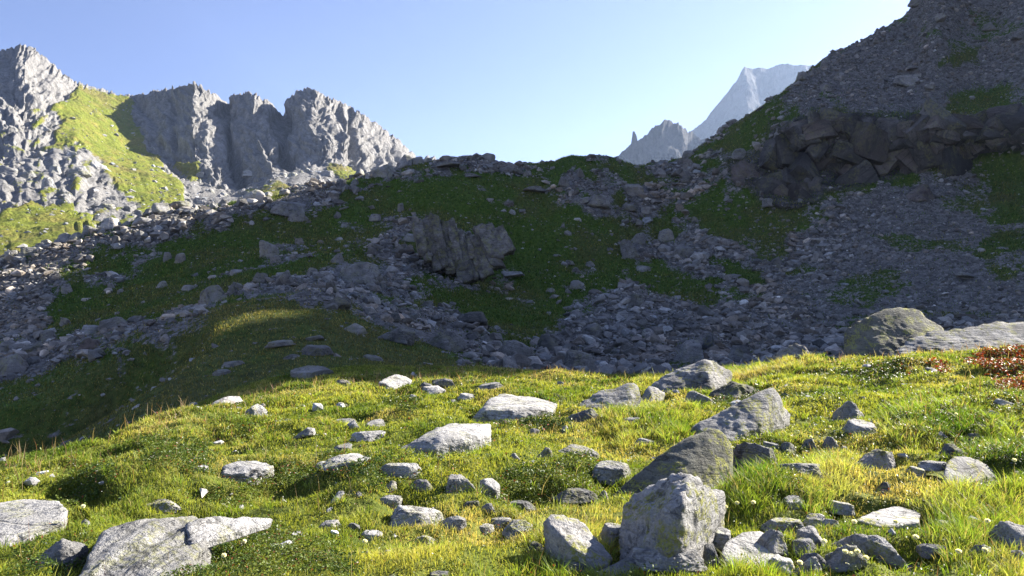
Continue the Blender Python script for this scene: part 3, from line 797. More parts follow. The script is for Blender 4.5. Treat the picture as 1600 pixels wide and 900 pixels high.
hero('boulder', 'striped rock with ribs tilted left, just right of the pointed fin', [(995, 629, .2), (1015, 600, .5), (1040, 612, .6), (1036, 625, .2), (1020, 632, 0)], (1018, 631), M_ROCK, 5, 30, .08, .06, (.8, .1, -.5), seed=18)
hero('boulder', 'large peaked boulder standing where the meadow meets the scree', [(1005, 612, .4), (1040, 582, .7), (1100, 560, .85), (1115, 562, .95), (1143, 580, 1.4), (1138, 600, .9), (1110, 610, .1), (1060, 614, 0), (1104, 575, .45)], (1060, 611), M_ROCK, 6, 30, .08, .02, seed=21)
hero('boulder', 'big leaning slab with sharp top corner and bright ribbed right face', [(1075, 668, .45), (1110, 650, .55), (1160, 625, .65), (1195, 608, .75), (1209, 606, .8), (1238, 650, 1.1), (1190, 664, .25), (1145, 692, 0), (1122, 684, .05), (1200, 612, 1.6), (1110, 655, 1.3)], (1150, 689), M_ROCK, 6, 34, .05, .02, (.9, -.2, .4), seed=24)
hero('boulder', 'long dark slab spotted with yellow lichen, sloping down left behind the largest boulder', [(950, 779, .30), (1000, 735, .42), (1065, 685, .52), (1115, 666, .60), (1130, 672, .62), (1147, 700, .60), (1143, 740, .45), (1110, 762, .2), (1040, 779, 0), (1120, 674, 1.3), (1005, 748, 1.0), (1144, 706, 1.1)], (1000, 779), M_MOSSY, 6, 40, .025, .008, seed=27)
hero('boulder', 'largest foreground boulder with bright right face and dark lichened left face', [(966, 888, .30), (975, 785, .62), (1000, 762, .62), (1030, 746, .55), (1075, 736, .40), (1092, 746, .45), (1134, 770, .75), (1130, 790, .68), (1102, 835, .45), (1087, 862, .25), (1070, 870, .05), (1066, 790, .06), (1012, 884, .12), (1040, 890, 0)], (1030, 888), M_ROCK, 6, 44, .06, .012, seed=31, fine=.026)
hero('boulder', 'tilted oblong rock sloping down right, left of the largest boulder', [(848, 801, .35), (880, 799, .4), (912, 815, .35), (957, 870, .1), (948, 889, 0), (925, 882, 0), (890, 852, .05), (860, 833, .2)], (920, 886), M_ROCK, 5, 30, .07, .03, (.5, .3, .8), seed=34)
hero('boulder', 'grey wedge with a smooth sloping top cut by the bottom edge below the largest boulder', [(910, 905, 0.02), (975, 873, .3), (994, 866, .3), (999, 885, .15), (1002, 915, 0), (905, 915, 0)], (950, 899), M_ROCK, 5, 40, .04, .0, seed=37)
hero('boulder', 'rounded pale boulder with a lichen tint, right of the largest boulder', [(1127, 864, .2), (1135, 845, .35), (1160, 830, .5), (1190, 828, .55), (1223, 850, .45), (1217, 876, .1), (1190, 891, 0), (1140, 887, 0)], (1180, 889), M_PALE, 6, 18, .05, .015, seed=41)
hero('boulder', 'wedge shaped rock with flat bright top in tall grass at the right', [(1473, 748, .1), (1478, 722, .3), (1490, 711, .5), (1530, 715, .65), (1562, 742, .6), (1522, 752, .15), (1500, 759, 0), (1478, 757, 0)], (1500, 758), M_ROCK, 6, 34, .05, .03, (.2, -.2, .9), seed=44)
hero('boulder', 'big dark lichen covered boulder at the meadow edge on the right', [(1318, 548, .6), (1320, 515, .8), (1345, 495, 1.0), (1400, 472, 1.4), (1425, 476, 1.5), (1475, 515, 1.5), (1470, 537, .8), (1440, 560, .2), (1390, 566, 0), (1340, 562, 0.1)], (1380, 560), M_MOSSY, 6, 30, .06, .01, seed=47, Y0=17.5)
hero('boulder', 'very long smooth grey slab at the right edge, behind the red plants', [(1380, 556, .3), (1420, 530, .8), (1470, 512, 1.2), (1560, 502, 1.6), (1660, 500, 1.8), (1720, 530, 1.2), (1700, 566, .2), (1500, 566, 0), (1400, 564, 0)], (1500, 560), M_ROCK, 6, 30, .07, .05, (.1, -.5, .9), seed=50, Y0=16.9, fine=.03)
hero('boulder', 'flat dark slab half sunk in the grass at the lower right', [(1335, 813, .1), (1365, 798, .4), (1405, 790, .6), (1437, 800, .5), (1438, 816, .1), (1380, 824, 0)], (1380, 823), M_ROCK, 5, 30, .05, .02, (.1, .1, 1), seed=53)
hero('boulder', 'layered block with stepped dark edges at the bottom right', [(1368, 871, .35), (1372, 908, 0), (1430, 867, .4), (1450, 880, .3), (1468, 900, .1), (1466, 917, 0), (1372, 917, 0)], (1420, 899), M_DARK, 5, 40, .05, .07, (.15, .1, 1), seed=56)

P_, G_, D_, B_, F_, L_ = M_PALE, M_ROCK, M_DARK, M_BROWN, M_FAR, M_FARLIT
TAB = [
 (85, 880, 82, 38, 'wedge', G_, 'low pointed rock in plants below the flat slab at the left edge'),
 (133, 823, 22, 13, 'round', P_, 'small pale stone just right of the flat slab at the left edge'),
 (256, 801, 50, 24, 'wedge', G_, 'small wedge rock above the middle of the long streaked slab'),
 (382, 754, 80, 38, 'slab', P_, 'pale lens shaped slab with its shadow pointing left, above the long streaked slab'),
 (313, 737, 22, 10, 'slab', P_, 'small pale stone left of the lens shaped slab'),
 (393, 652, 42, 19, 'wedge', P_, 'bright stone near the shadow line, leftmost of the larger ones there'),
 (358, 633, 34, 9, 'slab', P_, 'thin flat stone lying right at the shadow line on the left'),
 (303, 637, 14, 7, 'round', P_, 'tiny stone on the brow at the shadow line, farthest left'),
 (473, 684, 34, 18, 'wedge', G_, 'tilted grey stone alone in grass right of the lens shaped slab'),
 (530, 638, 22, 9, 'round', P_, 'small round topped stone in grass below the pale rough slab'),
 (470, 639, 16, 7, 'round', P_, 'small bright stone in grass right of the bright stone near the shadow line'),
 (408, 640, 16, 8, 'round', G_, 'little grey stone touching the right side of the leftmost bright stone'),
 (540, 666, 36, 8, 'slab', G_, 'thin half buried stone between two small stones in the middle left grass'),
 (586, 668, 30, 11, 'slab', G_, 'dark topped low stone left of the low cracked slab'),
 (575, 691, 50, 10, 'slab', P_, 'very flat pale stone left of the dark end of the low cracked slab'),
 (536, 706, 24, 10, 'slab', G_, 'grey stone just above the oblong stone in the left middle'),
 (547, 729, 64, 21, 'slab', G_, 'oblong stone with bright rim and dark front in the left middle'),
 (512, 734, 36, 12, 'slab', P_, 'flat pale stone touching the lower left of the oblong stone'),
 (629, 747, 60, 23, 'slab', P_, 'flat diamond shaped pale slab below the low cracked slab'),
 (661, 767, 36, 21, 'round', G_, 'rounded grey stone right below the flat diamond slab'),
 (608, 768, 22, 16, 'wedge', P_, 'small upright pale stone below the flat diamond slab'),
 (716, 768, 44, 30, 'block', G_, 'dark cubic stone with flat top between the flat diamond slab and the striped stone'),
 (764, 775, 34, 30, 'slab', P_, 'bright striped stone tilted upright in a dark hollow'),
 (523, 786, 28, 17, 'wedge', P_, 'small pale wedge left of the stones around the flat diamond slab'),
 (563, 778, 18, 9, 'round', P_, 'very small pale stone right of the small pale wedge'),
 (604, 790, 42, 10, 'slab', P_, 'thin flat pale stone above the arched pale slab'),
 (652, 817, 84, 26, 'slab', P_, 'arched pale slab flat in the grass, bottom centre left'),
 (582, 842, 34, 13, 'round', P_, 'smooth oval white stone below and left of the arched pale slab'),
 (706, 829, 42, 22, 'wedge', P_, 'pointed pale stone just right of the arched pale slab'),
 (514, 826, 32, 10, 'slab', P_, 'pale stone sunk in the plants between the streaked slab and the oval stone'),
 (462, 842, 26, 10, 'slab', G_, 'low grey stone sunk among leaves right of the streaked slab'),
 (576, 871, 14, 9, 'round', G_, 'tiny stone below the oval white stone, the left one of two'),
 (605, 869, 16, 9, 'round', P_, 'tiny stone below the oval white stone, the right one of two'),
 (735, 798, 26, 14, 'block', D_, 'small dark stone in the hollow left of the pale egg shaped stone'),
 (761, 801, 24, 15, 'round', P_, 'pale egg shaped stone below the bright striped stone'),
 (757, 837, 26, 14, 'slab', P_, 'bright flat little stone right of the pointed pale stone'),
 (663, 850, 30, 8, 'slab', G_, 'thin grey stone lying below the arched pale slab'),
 (688, 905, 30, 12, 'slab', D_, 'dark stone cut by the bottom edge left of the centre'),
 (612, 608, 58, 20, 'slab', P_, 'pale rough slab sunk in grass on the shadow line, left of centre'),
 (666, 610, 22, 12, 'block', D_, 'dark little block right of the rough slab on the shadow line'),
 (693, 606, 36, 10, 'wedge', D_, 'dark low wedge just behind the little dark block on the shadow line'),
 (678, 617, 36, 7, 'slab', P_, 'thin pale stone below the little dark block on the shadow line'),
 (644, 625, 18, 8, 'round', P_, 'small pale stone between the rough slab and the thin pale stone'),
 (730, 624, 26, 10, 'slab', P_, 'pale stone touching the left end of the broad bright slab'),
 (765, 611, 42, 10, 'slab', P_, 'flat pale stone behind the broad bright slab, on the shadow line'),
 (709, 632, 20, 9, 'round', P_, 'pale pebble left of the broad bright slab'),
 (790, 666, 22, 10, 'round', D_, 'small dark stone at the foot of the broad bright slab'),
 (903, 662, 58, 28, 'wedge', D_, 'dark flat topped rock touching the right end of the broad bright slab'),
 (1095, 634, 42, 19, 'block', P_, 'pale brick shaped block left of the mossy dark slab'),
 (1149, 622, 72, 26, 'slab', M_MOSSY, 'mossy dark slab overgrown by plants above the big leaning slab'),
 (1178, 737, 68, 48, 'wedge', D_, 'dark flat faced rock touching the right end of the long lichened slab'),
 (1107, 690, 46, 24, 'wedge', D_, 'dark wedge in the gap beneath the big leaning slab'),
 (868, 867, 26, 44, 'block', G_, 'small upright grey stone standing against the tilted oblong rock'),
 (955, 848, 40, 50, 'block', G_, 'grey block squeezed between the tilted oblong rock and the largest boulder'),
 (1046, 908, 104, 42, 'slab', G_, 'low broad rock at the foot of the largest boulder, cut by the bottom edge'),
 (1126, 848, 28, 24, 'block', P_, 'small pale stone between the largest boulder and the rounded pale boulder'),
 (1108, 872, 24, 22, 'block', D_, 'dark stone tucked below the bright face of the largest boulder'),
 (957, 752, 58, 34, 'block', P_, 'broken bright topped rock left of the long lichened slab'),
 (906, 716, 70, 17, 'slab', G_, 'flat grey slab sunk in grass above the broken bright topped rock'),
 (846, 719, 32, 21, 'wedge', G_, 'stone of two tones left of the flat sunken grey slab'),
 (803, 720, 16, 22, 'round', P_, 'pale upright pebble left of the stone of two tones'),
 (883, 678, 14, 11, 'round', P_, 'little round pebble below the dark flat topped rock'),
 (834, 681, 18, 12, 'round', G_, 'grey pebble below the right half of the broad bright slab'),
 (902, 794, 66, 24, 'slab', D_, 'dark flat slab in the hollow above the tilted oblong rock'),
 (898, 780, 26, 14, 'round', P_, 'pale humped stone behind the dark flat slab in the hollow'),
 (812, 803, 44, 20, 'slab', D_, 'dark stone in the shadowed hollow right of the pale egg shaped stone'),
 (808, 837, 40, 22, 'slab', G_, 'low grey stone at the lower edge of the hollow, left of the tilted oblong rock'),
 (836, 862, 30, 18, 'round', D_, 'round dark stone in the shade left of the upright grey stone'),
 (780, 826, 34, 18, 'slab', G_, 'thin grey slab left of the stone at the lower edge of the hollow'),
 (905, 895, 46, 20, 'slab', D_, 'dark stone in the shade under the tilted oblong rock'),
 (941, 778, 18, 12, 'round', G_, 'grey pebble at the lower left tip of the long lichened slab'),
 (985, 664, 26, 8, 'slab', P_, 'flat pale stone in bright grass, the farther of two'),
 (1008, 697, 34, 11, 'slab', P_, 'flat pale stone in bright grass, the nearer of two, left of the lichened slab'),
 (1331, 657, 54, 30, 'round', P_, 'rounded boulder alone in the grass below the big lichen covered boulder'),
 (1350, 683, 54, 12, 'slab', G_, 'flat grey stone just below the rounded lone boulder'),
 (1232, 713, 24, 27, 'wedge', D_, 'dark spiky stone below the bright ribbed face, leftmost of three'),
 (1259, 707, 26, 22, 'wedge', D_, 'dark spiky stone below the bright ribbed face, middle of three'),
 (1296, 709, 28, 26, 'wedge', D_, 'dark spiky stone below the bright ribbed face, rightmost of three'),
 (1314, 708, 20, 10, 'round', G_, 'grey pebble right of the three dark spiky stones'),
 (1206, 708, 24, 18, 'block', G_, 'grey stone at the lower right foot of the big leaning slab'),
 (1247, 743, 60, 24, 'slab', G_, 'flat topped rock in tall grass below the three spiky stones'),
 (1366, 732, 64, 31, 'wedge', G_, 'triangular rock with dark left side below the flat grey stone'),
 (1341, 735, 18, 18, 'round', D_, 'small dark stone leaning on the left side of the triangular rock'),
 (1458, 734, 40, 17, 'slab', P_, 'flat bright stone left of the wedge rock in tall grass'),
 (1490, 714, 42, 20, 'round', D_, 'dark stone half hidden behind the wedge rock in tall grass'),
 (1378, 775, 24, 22, 'wedge', D_, 'dark stone deep in grass above the flat dark sunken slab'),
 (1434, 742, 30, 9, 'slab', G_, 'thin stone in grass below and left of the flat bright stone'),
 (1312, 801, 36, 20, 'slab', P_, 'pale topped stone left of the flat dark sunken slab'),
 (1240, 792, 30, 14, 'slab', G_, 'grey stone in grass left of the pale topped stone'),
 (1590, 862, 66, 46, 'block', G_, 'squared grey rock cut by the right edge near the bottom'),
 (1381, 872, 54, 30, 'round', G_, 'rounded grey rock behind the layered block'),
 (1325, 858, 42, 32, 'round', G_, 'egg shaped grey rock left of the rounded rock behind the layered block'),
 (1225, 833, 56, 26, 'slab', G_, 'tilted thin slab at the upper left of the small rock pile'),
 (1208, 853, 32, 36, 'wedge', G_, 'smooth leaning rock at the left side of the small rock pile'),
 (1271, 824, 30, 20, 'block', G_, 'small blocky stone at the top of the small rock pile'),
 (1300, 827, 20, 20, 'wedge', P_, 'pale pointed stone at the upper right of the small rock pile'),
 (1266, 851, 36, 30, 'round', G_, 'rounded stone in the middle of the small rock pile'),
 (1257, 863, 30, 16, 'slab', D_, 'dark flat stone wedged under the rounded stone of the small rock pile'),
 (1270, 884, 42, 26, 'round', D_, 'dark rounded stone at the bottom of the small rock pile'),
 (1308, 908, 66, 42, 'wedge', G_, 'triangular grey rock at the bottom edge left of the layered block'),
 (1262, 906, 40, 24, 'round', G_, 'round grey stone at the bottom edge left of the triangular rock'),
 (1225, 908, 34, 18, 'slab', G_, 'flat grey stone at the bottom edge below the rounded pale boulder'),
 (1522, 874, 32, 22, 'wedge', D_, 'dark pointed stone in grass left of the squared rock at the right edge'),
 (1456, 868, 34, 18, 'slab', D_, 'dark flat stone just right of the rounded rock behind the layered block'),
 (1590, 896, 26, 20, 'round', G_, 'small stone in the bottom right corner'),
 (1475, 826, 26, 10, 'slab', G_, 'thin flat stone right of the flat dark sunken slab'),
 (1575, 640, 36, 10, 'slab', P_, 'pale flat stone in a bare patch at the right edge below the red plants'),
 (1520, 690, 34, 16, 'round', D_, 'dark stone hidden in the shaded bank at the right'),
 # shaded meadow and shoulder
 (487, 592, 72, 26, 'slab', F_, 'grey rock like a low roof in the shaded meadow, nearest the shadow line'),
 (497, 557, 62, 24, 'slab', F_, 'curved grey rock in the shaded meadow above the low roof shaped rock'),
 (490, 534, 34, 10, 'slab', F_, 'thin pale rock at the top of the shaded meadow rocks'),
 (436, 546, 50, 20, 'slab', F_, 'pair of low grey humps left of the curved grey rock'),
 (455, 562, 30, 10, 'slab', F_, 'small grey rock left of the curved grey rock and below the low humps'),
 (550, 523, 44, 20, 'wedge', F_, 'leaning grey rock on the shaded shoulder right of the sunlit streak'),
 (614, 535, 70, 26, 'wedge', F_, 'dark ribbed rock on the shaded shoulder left of the whaleback'),
 (693, 547, 76, 34, 'round', F_, 'smooth whaleback boulder at the lower edge of the boulder band'),
 (535, 604, 24, 9, 'slab', F_, 'small shaded stone above the pale rough slab on the shadow line'),
 (583, 566, 34, 10, 'slab', F_, 'flat shaded stone left below the smooth whaleback boulder'),
 (360, 575, 40, 9, 'slab', F_, 'thin grey stone in the shaded grass below the sunlit streak'),
 (345, 588, 34, 9, 'slab', F_, 'faint flat stone in the shaded grass, lowest on the left shoulder'),
 # slope boulders
 (561, 443, 84, 40, 'round', F_, 'large smooth dome shaped boulder on the shaded slope'),
 (421, 404, 34, 30, 'block', F_, 'steep faced block alone on the shaded slope left of the dome'),
 (431, 412, 18, 14, 'block', F_, 'small block touching the right foot of the steep faced block'),
 (527, 412, 24, 18, 'round', F_, 'round boulder touching the top left of the large dome'),
 (801, 438, 40, 20, 'block', L_, 'pale loaf shaped boulder right of the leaning slab outcrop'),
 (903, 453, 28, 19, 'block', L_, 'pale boulder in the green slope, the upper of the pair above the scree tip'),
 (889, 460, 15, 10, 'round', L_, 'pale small boulder in the green slope, the lower of the pair above the scree tip'),
 (860, 458, 18, 8, 'slab', F_, 'dim flat rock in the green slope left of the pale pair'),
 (922, 419, 16, 12, 'round', L_, 'small pale boulder in the green slope above the pale pair'),
 (870, 404, 14, 7, 'slab', L_, 'small flat rock in the green slope left above the pale pair'),
 (658, 416, 22, 12, 'round', L_, 'light boulder beside the left foot of the leaning slab outcrop'),
 (640, 380, 24, 16, 'block', F_, 'grey boulder on the slope left of the leaning slab outcrop'),
 (587, 347, 18, 15, 'block', F_, 'grey boulder above the dome, halfway up to the ridge'),
 (626, 332, 12, 16, 'block', F_, 'upright narrow boulder on the slope below the ridge, left of the outcrop'),
 (527, 343, 16, 14, 'round', F_, 'round grey boulder alone on the slope above the dome, on the left'),
 (981, 404, 30, 34, 'block', F_, 'tall rounded boulder in the green island of the stone stream'),
 (995, 386, 26, 24, 'round', F_, 'rounded boulder leaning behind the tall one of the green island'),
 (1042, 379, 32, 25, 'round', F_, 'round brown topped boulder in the stone stream right of the tall pair'),
 (1005, 427, 26, 15, 'slab', F_, 'flat grey boulder below the tall rounded pair'),
 (1067, 402, 34, 22, 'block', F_, 'bluish block below the round brown topped boulder'),
 (834, 306, 36, 20, 'wedge', F_, 'wedge boulder just below the ridge left of the knoll'),
 (882, 295, 22, 18, 'block', F_, 'grey block below the brown knoll on the ridge'),
 (936, 329, 36, 28, 'wedge', F_, 'slanted boulder cluster head below the brown knoll'),
 (911, 322, 30, 18, 'block', F_, 'dark broken boulder left of the slanted boulder'),
 (991, 308, 36, 24, 'block', F_, 'square grey boulder at the top left of the stone stream'),
 (968, 292, 24, 12, 'slab', F_, 'flat slab above the square boulder at the top of the stone stream'),
 (1075, 249, 22, 14, 'block', F_, 'block standing on the skyline right of the saddle'),
 (1158, 252, 36, 24, 'round', F_, 'grey rounded boulder on top of the rusty crag'),
 (1436, 317, 44, 36, 'wedge', B_, 'rusty pointed boulder high in the scree below the dark cliff'),
 (1078, 567, 50, 38, 'block', F_, 'large smooth block in the scree behind the peaked boulder'),
 (1241, 562, 44, 36, 'wedge', F_, 'steep grey boulder at the near edge of the scree left of the lichened boulder'),
 (1105, 548, 26, 28, 'block', D_, 'dark block beside the large smooth block in the scree'),
 (975, 500, 24, 18, 'block', F_, 'squarish grey boulder in the left part of the scree'),
 (1013, 527, 30, 16, 'round', F_, 'rounded boulder in the scree below the squarish one'),
 (1000, 548, 24, 16, 'block', F_, 'grey boulder low in the scree above the pointed fin'),
 (1155, 566, 40, 26, 'round', F_, 'round boulder between the peaked boulder and the steep grey boulder'),
 (960, 556, 16, 12, 'block', L_, 'small pale block at the lower left of the scree'),
 (1510, 440, 36, 15, 'slab', L_, 'light flat slab in the smooth scree at the upper right'),
 (1505, 502, 36, 14, 'slab', B_, 'reddish flat rock in the scree behind the long smooth slab'),
 (455, 344, 64, 40, 'block', L_, 'bulky boulder on the left ridge with a dark gap on its right'),
 (468, 348, 36, 20, 'round', F_, 'rounded boulder in front of the bulky boulder on the left ridge'),
 (145, 522, 36, 16, 'slab', L_, 'pale slab alone in shaded grass below the left ridge'),
 (143, 549, 36, 22, 'block', B_, 'brownish boulder in the left boulder band'),
 (252, 451, 16, 14, 'wedge', L_, 'pale pointed boulder alone in the shaded grass at the left'),
 (282, 412, 16, 18, 'block', F_, 'grey upright boulder below the left ridge, right of two'),
 (262, 408, 14, 14, 'block', F_, 'grey upright boulder below the left ridge, left of two'),
 (700, 268, 42, 14, 'slab', F_, 'flat rocks capping the middle of the ridge'),
 (735, 280, 30, 12, 'slab', F_, 'flat grey slab just below the middle of the ridge'),
]
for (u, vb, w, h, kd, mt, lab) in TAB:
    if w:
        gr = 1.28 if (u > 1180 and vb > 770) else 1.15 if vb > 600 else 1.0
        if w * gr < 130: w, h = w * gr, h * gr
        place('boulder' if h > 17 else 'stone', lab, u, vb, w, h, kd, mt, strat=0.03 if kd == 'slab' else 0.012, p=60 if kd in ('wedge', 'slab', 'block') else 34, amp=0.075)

M_CLIFFD = rock_material('dark_cliff', (0.035, 0.033, 0.031), (0.085, 0.080, 0.075), (0.155, 0.147, 0.138), 0.3, 0.35)
M_CLIFFB = rock_material('rusty_cliff', (0.05, 0.042, 0.037), (0.11, 0.094, 0.083), (0.185, 0.164, 0.148), 0.2, 0.35)
M_RIB = rock_material('ribbed_gneiss', (0.055, 0.050, 0.044), (0.17, 0.16, 0.142), (0.30, 0.285, 0.26), 0.6, 0.5)
# outcrop of leaning slabs in the middle of the slope
def outcrop(label, base, slabs, mat, seed, strat=.03):
    e = bpy.data.objects.new('rock_outcrop', None); sc.collection.objects.link(e)
    e.location = hit(*base); tag(e, label, 'rock outcrop')
    y0 = e.location.y
    for i, pts in enumerate(slabs):
        us = [q[0] for q in pts]
        hero('rib', None, pts, base, mat, 5, 30, .13, strat, (.8, .25, .35), drop=0, seed=seed + i, parent=e, clear=False, Y0=y0)
    bpy.context.view_layer.update()
    return e
def rib(a, b, c, d, dy, th):
    """four corners seen from the front, dy the depth of the foot, th the thickness"""
    return [(*a, dy + 1.6), (*b, dy + 1.6), (*c, dy), (*d, dy)] + [(a[0] - 4, a[1] + 6, dy + 1.6 + th), (b[0] - 2, b[1] + 6, dy + 1.6 + th), (c[0], c[1] + 4, dy + th + 1), (d[0], d[1] + 4, dy + th + 1)]
rq = np.random.default_rng(404)
def lerp_line(L, t):
    q = t * (len(L) - 1); a = min(int(q), len(L) - 2); f = q - a
    return L[a][0] * (1 - f) + L[a + 1][0] * f, L[a][1] * (1 - f) + L[a + 1][1] * f
RT = [(652, 345), (672, 332), (692, 336), (712, 352), (738, 366), (750, 345), (768, 346)]
RB = [(664, 408), (692, 418), (712, 440), (736, 440), (764, 434), (786, 412), (800, 402)]
ribs = []
for k in range(40):
    t = (k + rq.uniform(-.5, .5)) / 39; t = min(max(t, 0), 1)
    tx, ty = lerp_line(RT, t); bx, by = lerp_line(RB, t)
    a = rq.uniform(0, .5); b = min(1, a + rq.uniform(.38, .7))
    if k % 4 == 0: a, b = rq.uniform(0, .12), rq.uniform(.8, 1.0)
    x0, y0, x1, y1 = tx + (bx - tx) * a, ty + (by - ty) * a, tx + (bx - tx) * b, ty + (by - ty) * b
    w = rq.uniform(5, 12); j1, j2, j3 = rq.uniform(-6, 6, 3)
    ribs.append(rib((x0 - w, y0 + j1), (x0 + w, y0 - 4 + j2), (x1 + w, y1 - 3), (x1 - w, y1 + 2 + j3), 2.6 * (1 - b) + rq.uniform(-.25, .25) + .3, rq.uniform(.8, 1.8)))
outcrop('outcrop of leaning grey ribs sticking out of the middle of the green slope', (715, 440), ribs, M_RIB, 60, .06)
outcrop('dark rusty crag under the grey rounded boulder, left end of the cliff band', (1170, 290), [
    [(1140, 283, .6), (1142, 258, 1.5), (1160, 250, 2), (1195, 262, 2), (1203, 284, 1), (1180, 292, 0), (1150, 290, .3), (1170, 262, 4), (1195, 285, 4)],
    [(1170, 290, .6), (1190, 285, 1.5), (1235, 288, 2), (1285, 300, 2), (1283, 326, 1), (1240, 332, 0), (1195, 328, .3), (1200, 300, 4), (1270, 305, 4)],
    [(1170, 330, .0), (1168, 305, 1), (1200, 300, 1.5), (1215, 330, 0), (1190, 335, -.2), (1190, 310, 3)],
], M_BROWN, 75, .015)
outcrop('rocky step of grey blocks at the left edge of the dark cliff', (1235, 235), [
    [(1205, 222, .6), (1210, 200, 1.5), (1245, 192, 2.4), (1290, 205, 2), (1285, 235, .5), (1230, 240, 0), (1250, 200, 5)],
    [(1215, 260, .2), (1222, 236, 1.2), (1262, 232, 2), (1268, 262, .6), (1240, 268, 0), (1245, 240, 4)],
], M_FAR, 81, .015)
outcrop('rusty bulging crag at the right end of the dark cliff', (1540, 235), [
    [(1490, 232, .6), (1500, 200, 1.8), (1530, 188, 2.6), (1570, 192, 2.6), (1572, 222, 1), (1530, 238, 0), (1540, 195, 6)],
    [(1560, 228, .3), (1570, 205, 1.5), (1605, 190, 2.4), (1640, 200, 2), (1640, 225, .4), (1600, 235, 0), (1600, 200, 6)],
], M_BROWN, 85, .02)
outcrop('pale weathered ledge halfway up the right mountainside', (1420, 140), [
    [(1392, 130, .6), (1400, 118, 1.6), (1440, 116, 2.2), (1448, 128, 1.5), (1425, 138, .3), (1420, 118, 5)],
    [(1400, 158, .2), (1408, 146, 1.2), (1440, 144, 1.8), (1450, 154, 1.0), (1420, 160, 0), (1425, 146, 4)],
    [(1450, 148, .2), (1456, 140, 1.2), (1480, 138, 1.6), (1486, 148, .6), (1465, 152, 0), (1468, 140, 4)],
], M_FAR, 88, .02)
# the dark cliff: broken bedrock blocks in courses
ce = bpy.data.objects.new('cliff', None); sc.collection.objects.link(ce)
ce.location = hit(1370, 285); tag(ce, 'long dark rusty cliff band of broken bedrock across the right slope', 'cliff')
rc_ = np.random.default_rng(515)
CB = [(1195, 250, 325), (1240, 205, 322), (1290, 188, 298), (1350, 186, 290), (1420, 188, 275), (1480, 184, 252), (1540, 190, 235), (1610, 195, 232)]
BM = {}
def fractured(seed, hz_):
    """angular block: jittered box corners with broken-off edges, flat facets"""
    q = np.random.default_rng(seed)
    c = np.array([(x, y, z) for x in (-.5, .5) for y in (-.42, .42) for z in (-1, 1)], float); c[:, 2] *= hz_
    P = []
    for p in c:
        p = p + q.normal(size=3) * .10
        for ax in range(3):
            e = p.copy(); e[ax] *= q.uniform(.45, .95); P.append(e)
    bm = bmesh.new()
    for p in P: bm.verts.new(p)
    bmesh.ops.convex_hull(bm, input=bm.verts)
    bmesh.ops.delete(bm, geom=[v for v in bm.verts if not v.link_faces], context='VERTS')
    bmesh.ops.triangulate(bm, faces=bm.faces)
    bmesh.ops.subdivide_edges(bm, edges=bm.edges, cuts=2, use_grid_fill=True)
    bmesh.ops.triangulate(bm, faces=bm.faces); bm.verts.index_update()
    V = np.array([v.co[:] for v in bm.verts]); Fc = np.array([[v.index for v in f.verts] for f in bm.faces]); bm.free()
    V = V + .030 * np.stack([fbm(V[:, 0] * 5 + k * 9 + seed, V[:, 1] * 5, V[:, 2] * 5, 2) for k in range(3)], 1)
    return V, Fc
for k in range(98):
    u = rc_.uniform(1195, 1608)
    a = [q for q in range(len(CB) - 1) if CB[q][0] <= u <= CB[q + 1][0]][0]
    f = (u - CB[a][0]) / (CB[a + 1][0] - CB[a][0])
    t0, t1 = CB[a][1] * (1 - f) + CB[a + 1][1] * f, CB[a][2] * (1 - f) + CB[a + 1][2] * f
    v = t0 + (t1 - t0) * rc_.random()
    g = hit(u, v); wpx = rc_.uniform(16, 48); W = wpx / F * g.y
    kd = rc_.choice(['block', 'wedge', 'block', 'slab']); key = (kd, int(rc_.integers(0, 4)), int(rc_.random() < .45))
    if key not in BM:
        Pv, Fc = fractured(900 + key[1] * 29 + len(kd), .42 if kd != 'slab' else .28)
        BM[key] = mesh_np('block', Pv, [Fc], False); BM[key].materials.append(M_CLIFFB if key[2] else M_CLIFFD)
    o = bpy.data.objects.new('block', BM[key]); sc.collection.objects.link(o); o.parent = ce
    o.location = g - ce.location + Vector((0, .12 * W, -.05 * W)); o.scale = (W, W * .9, W * rc_.uniform(.7, 1.6))
    o.rotation_euler = (rc_.normal() * .3, rc_.normal() * .45 - .2, rc_.uniform(-.6, .6) + (3.14 if rc_.random() < .5 else 0))
# pinnacle on the far ridge
e = hero('rock_pinnacle', 'thin leaning rock needle on the hazy far ridge', [(984, 240, 0), (999, 238, 4), (995, 213, 3), (992, 205, 2), (988.5, 205, 2), (987.5, 213, 0), (990, 240, 16), (990, 207, 9)], (990, 224), peak.data.materials[0], 4, 26, .05, 0, drop=0, cat='rock pinnacle', seed=90, clear=False, Y0=1296)

print('rocks', round(time.time() - T0, 1))
# the turf sinks a little around the stones
m_ = TT < 3.9
rr_ = np.where(m_.any(axis=1))[0]; r1 = rr_.max() + 1
fx_, fy_ = GX[:r1], GY[:r1]; dz_ = np.zeros_like(fx_)
for (x, y, rx, ry, hh) in CLEAR:
    if y > 21 or rx < 0.05: continue
    rw = np.where((fy_.min(axis=1) < y + ry * 1.4 + .2) & (fy_.max(axis=1) > y - ry * 1.4 - .2))[0]
    if not len(rw): continue
    a, b = rw[0], rw[-1] + 1
    e = ((fx_[a:b] - x) / (rx * 1.15 + .03)) ** 2 + ((fy_[a:b] - y) / (ry * 1.15 + .03)) ** 2
    dz_[a:b] = np.maximum(dz_[a:b], min(.11, .40 * min(rx, ry)) * np.clip(1 - e, 0, 1) ** .5)
GZ[:r1] -= dz_
gme.vertices.foreach_set('co', np.ascontiguousarray(np.stack([GX, GY, GZ], -1), np.float32).ravel()); gme.update()
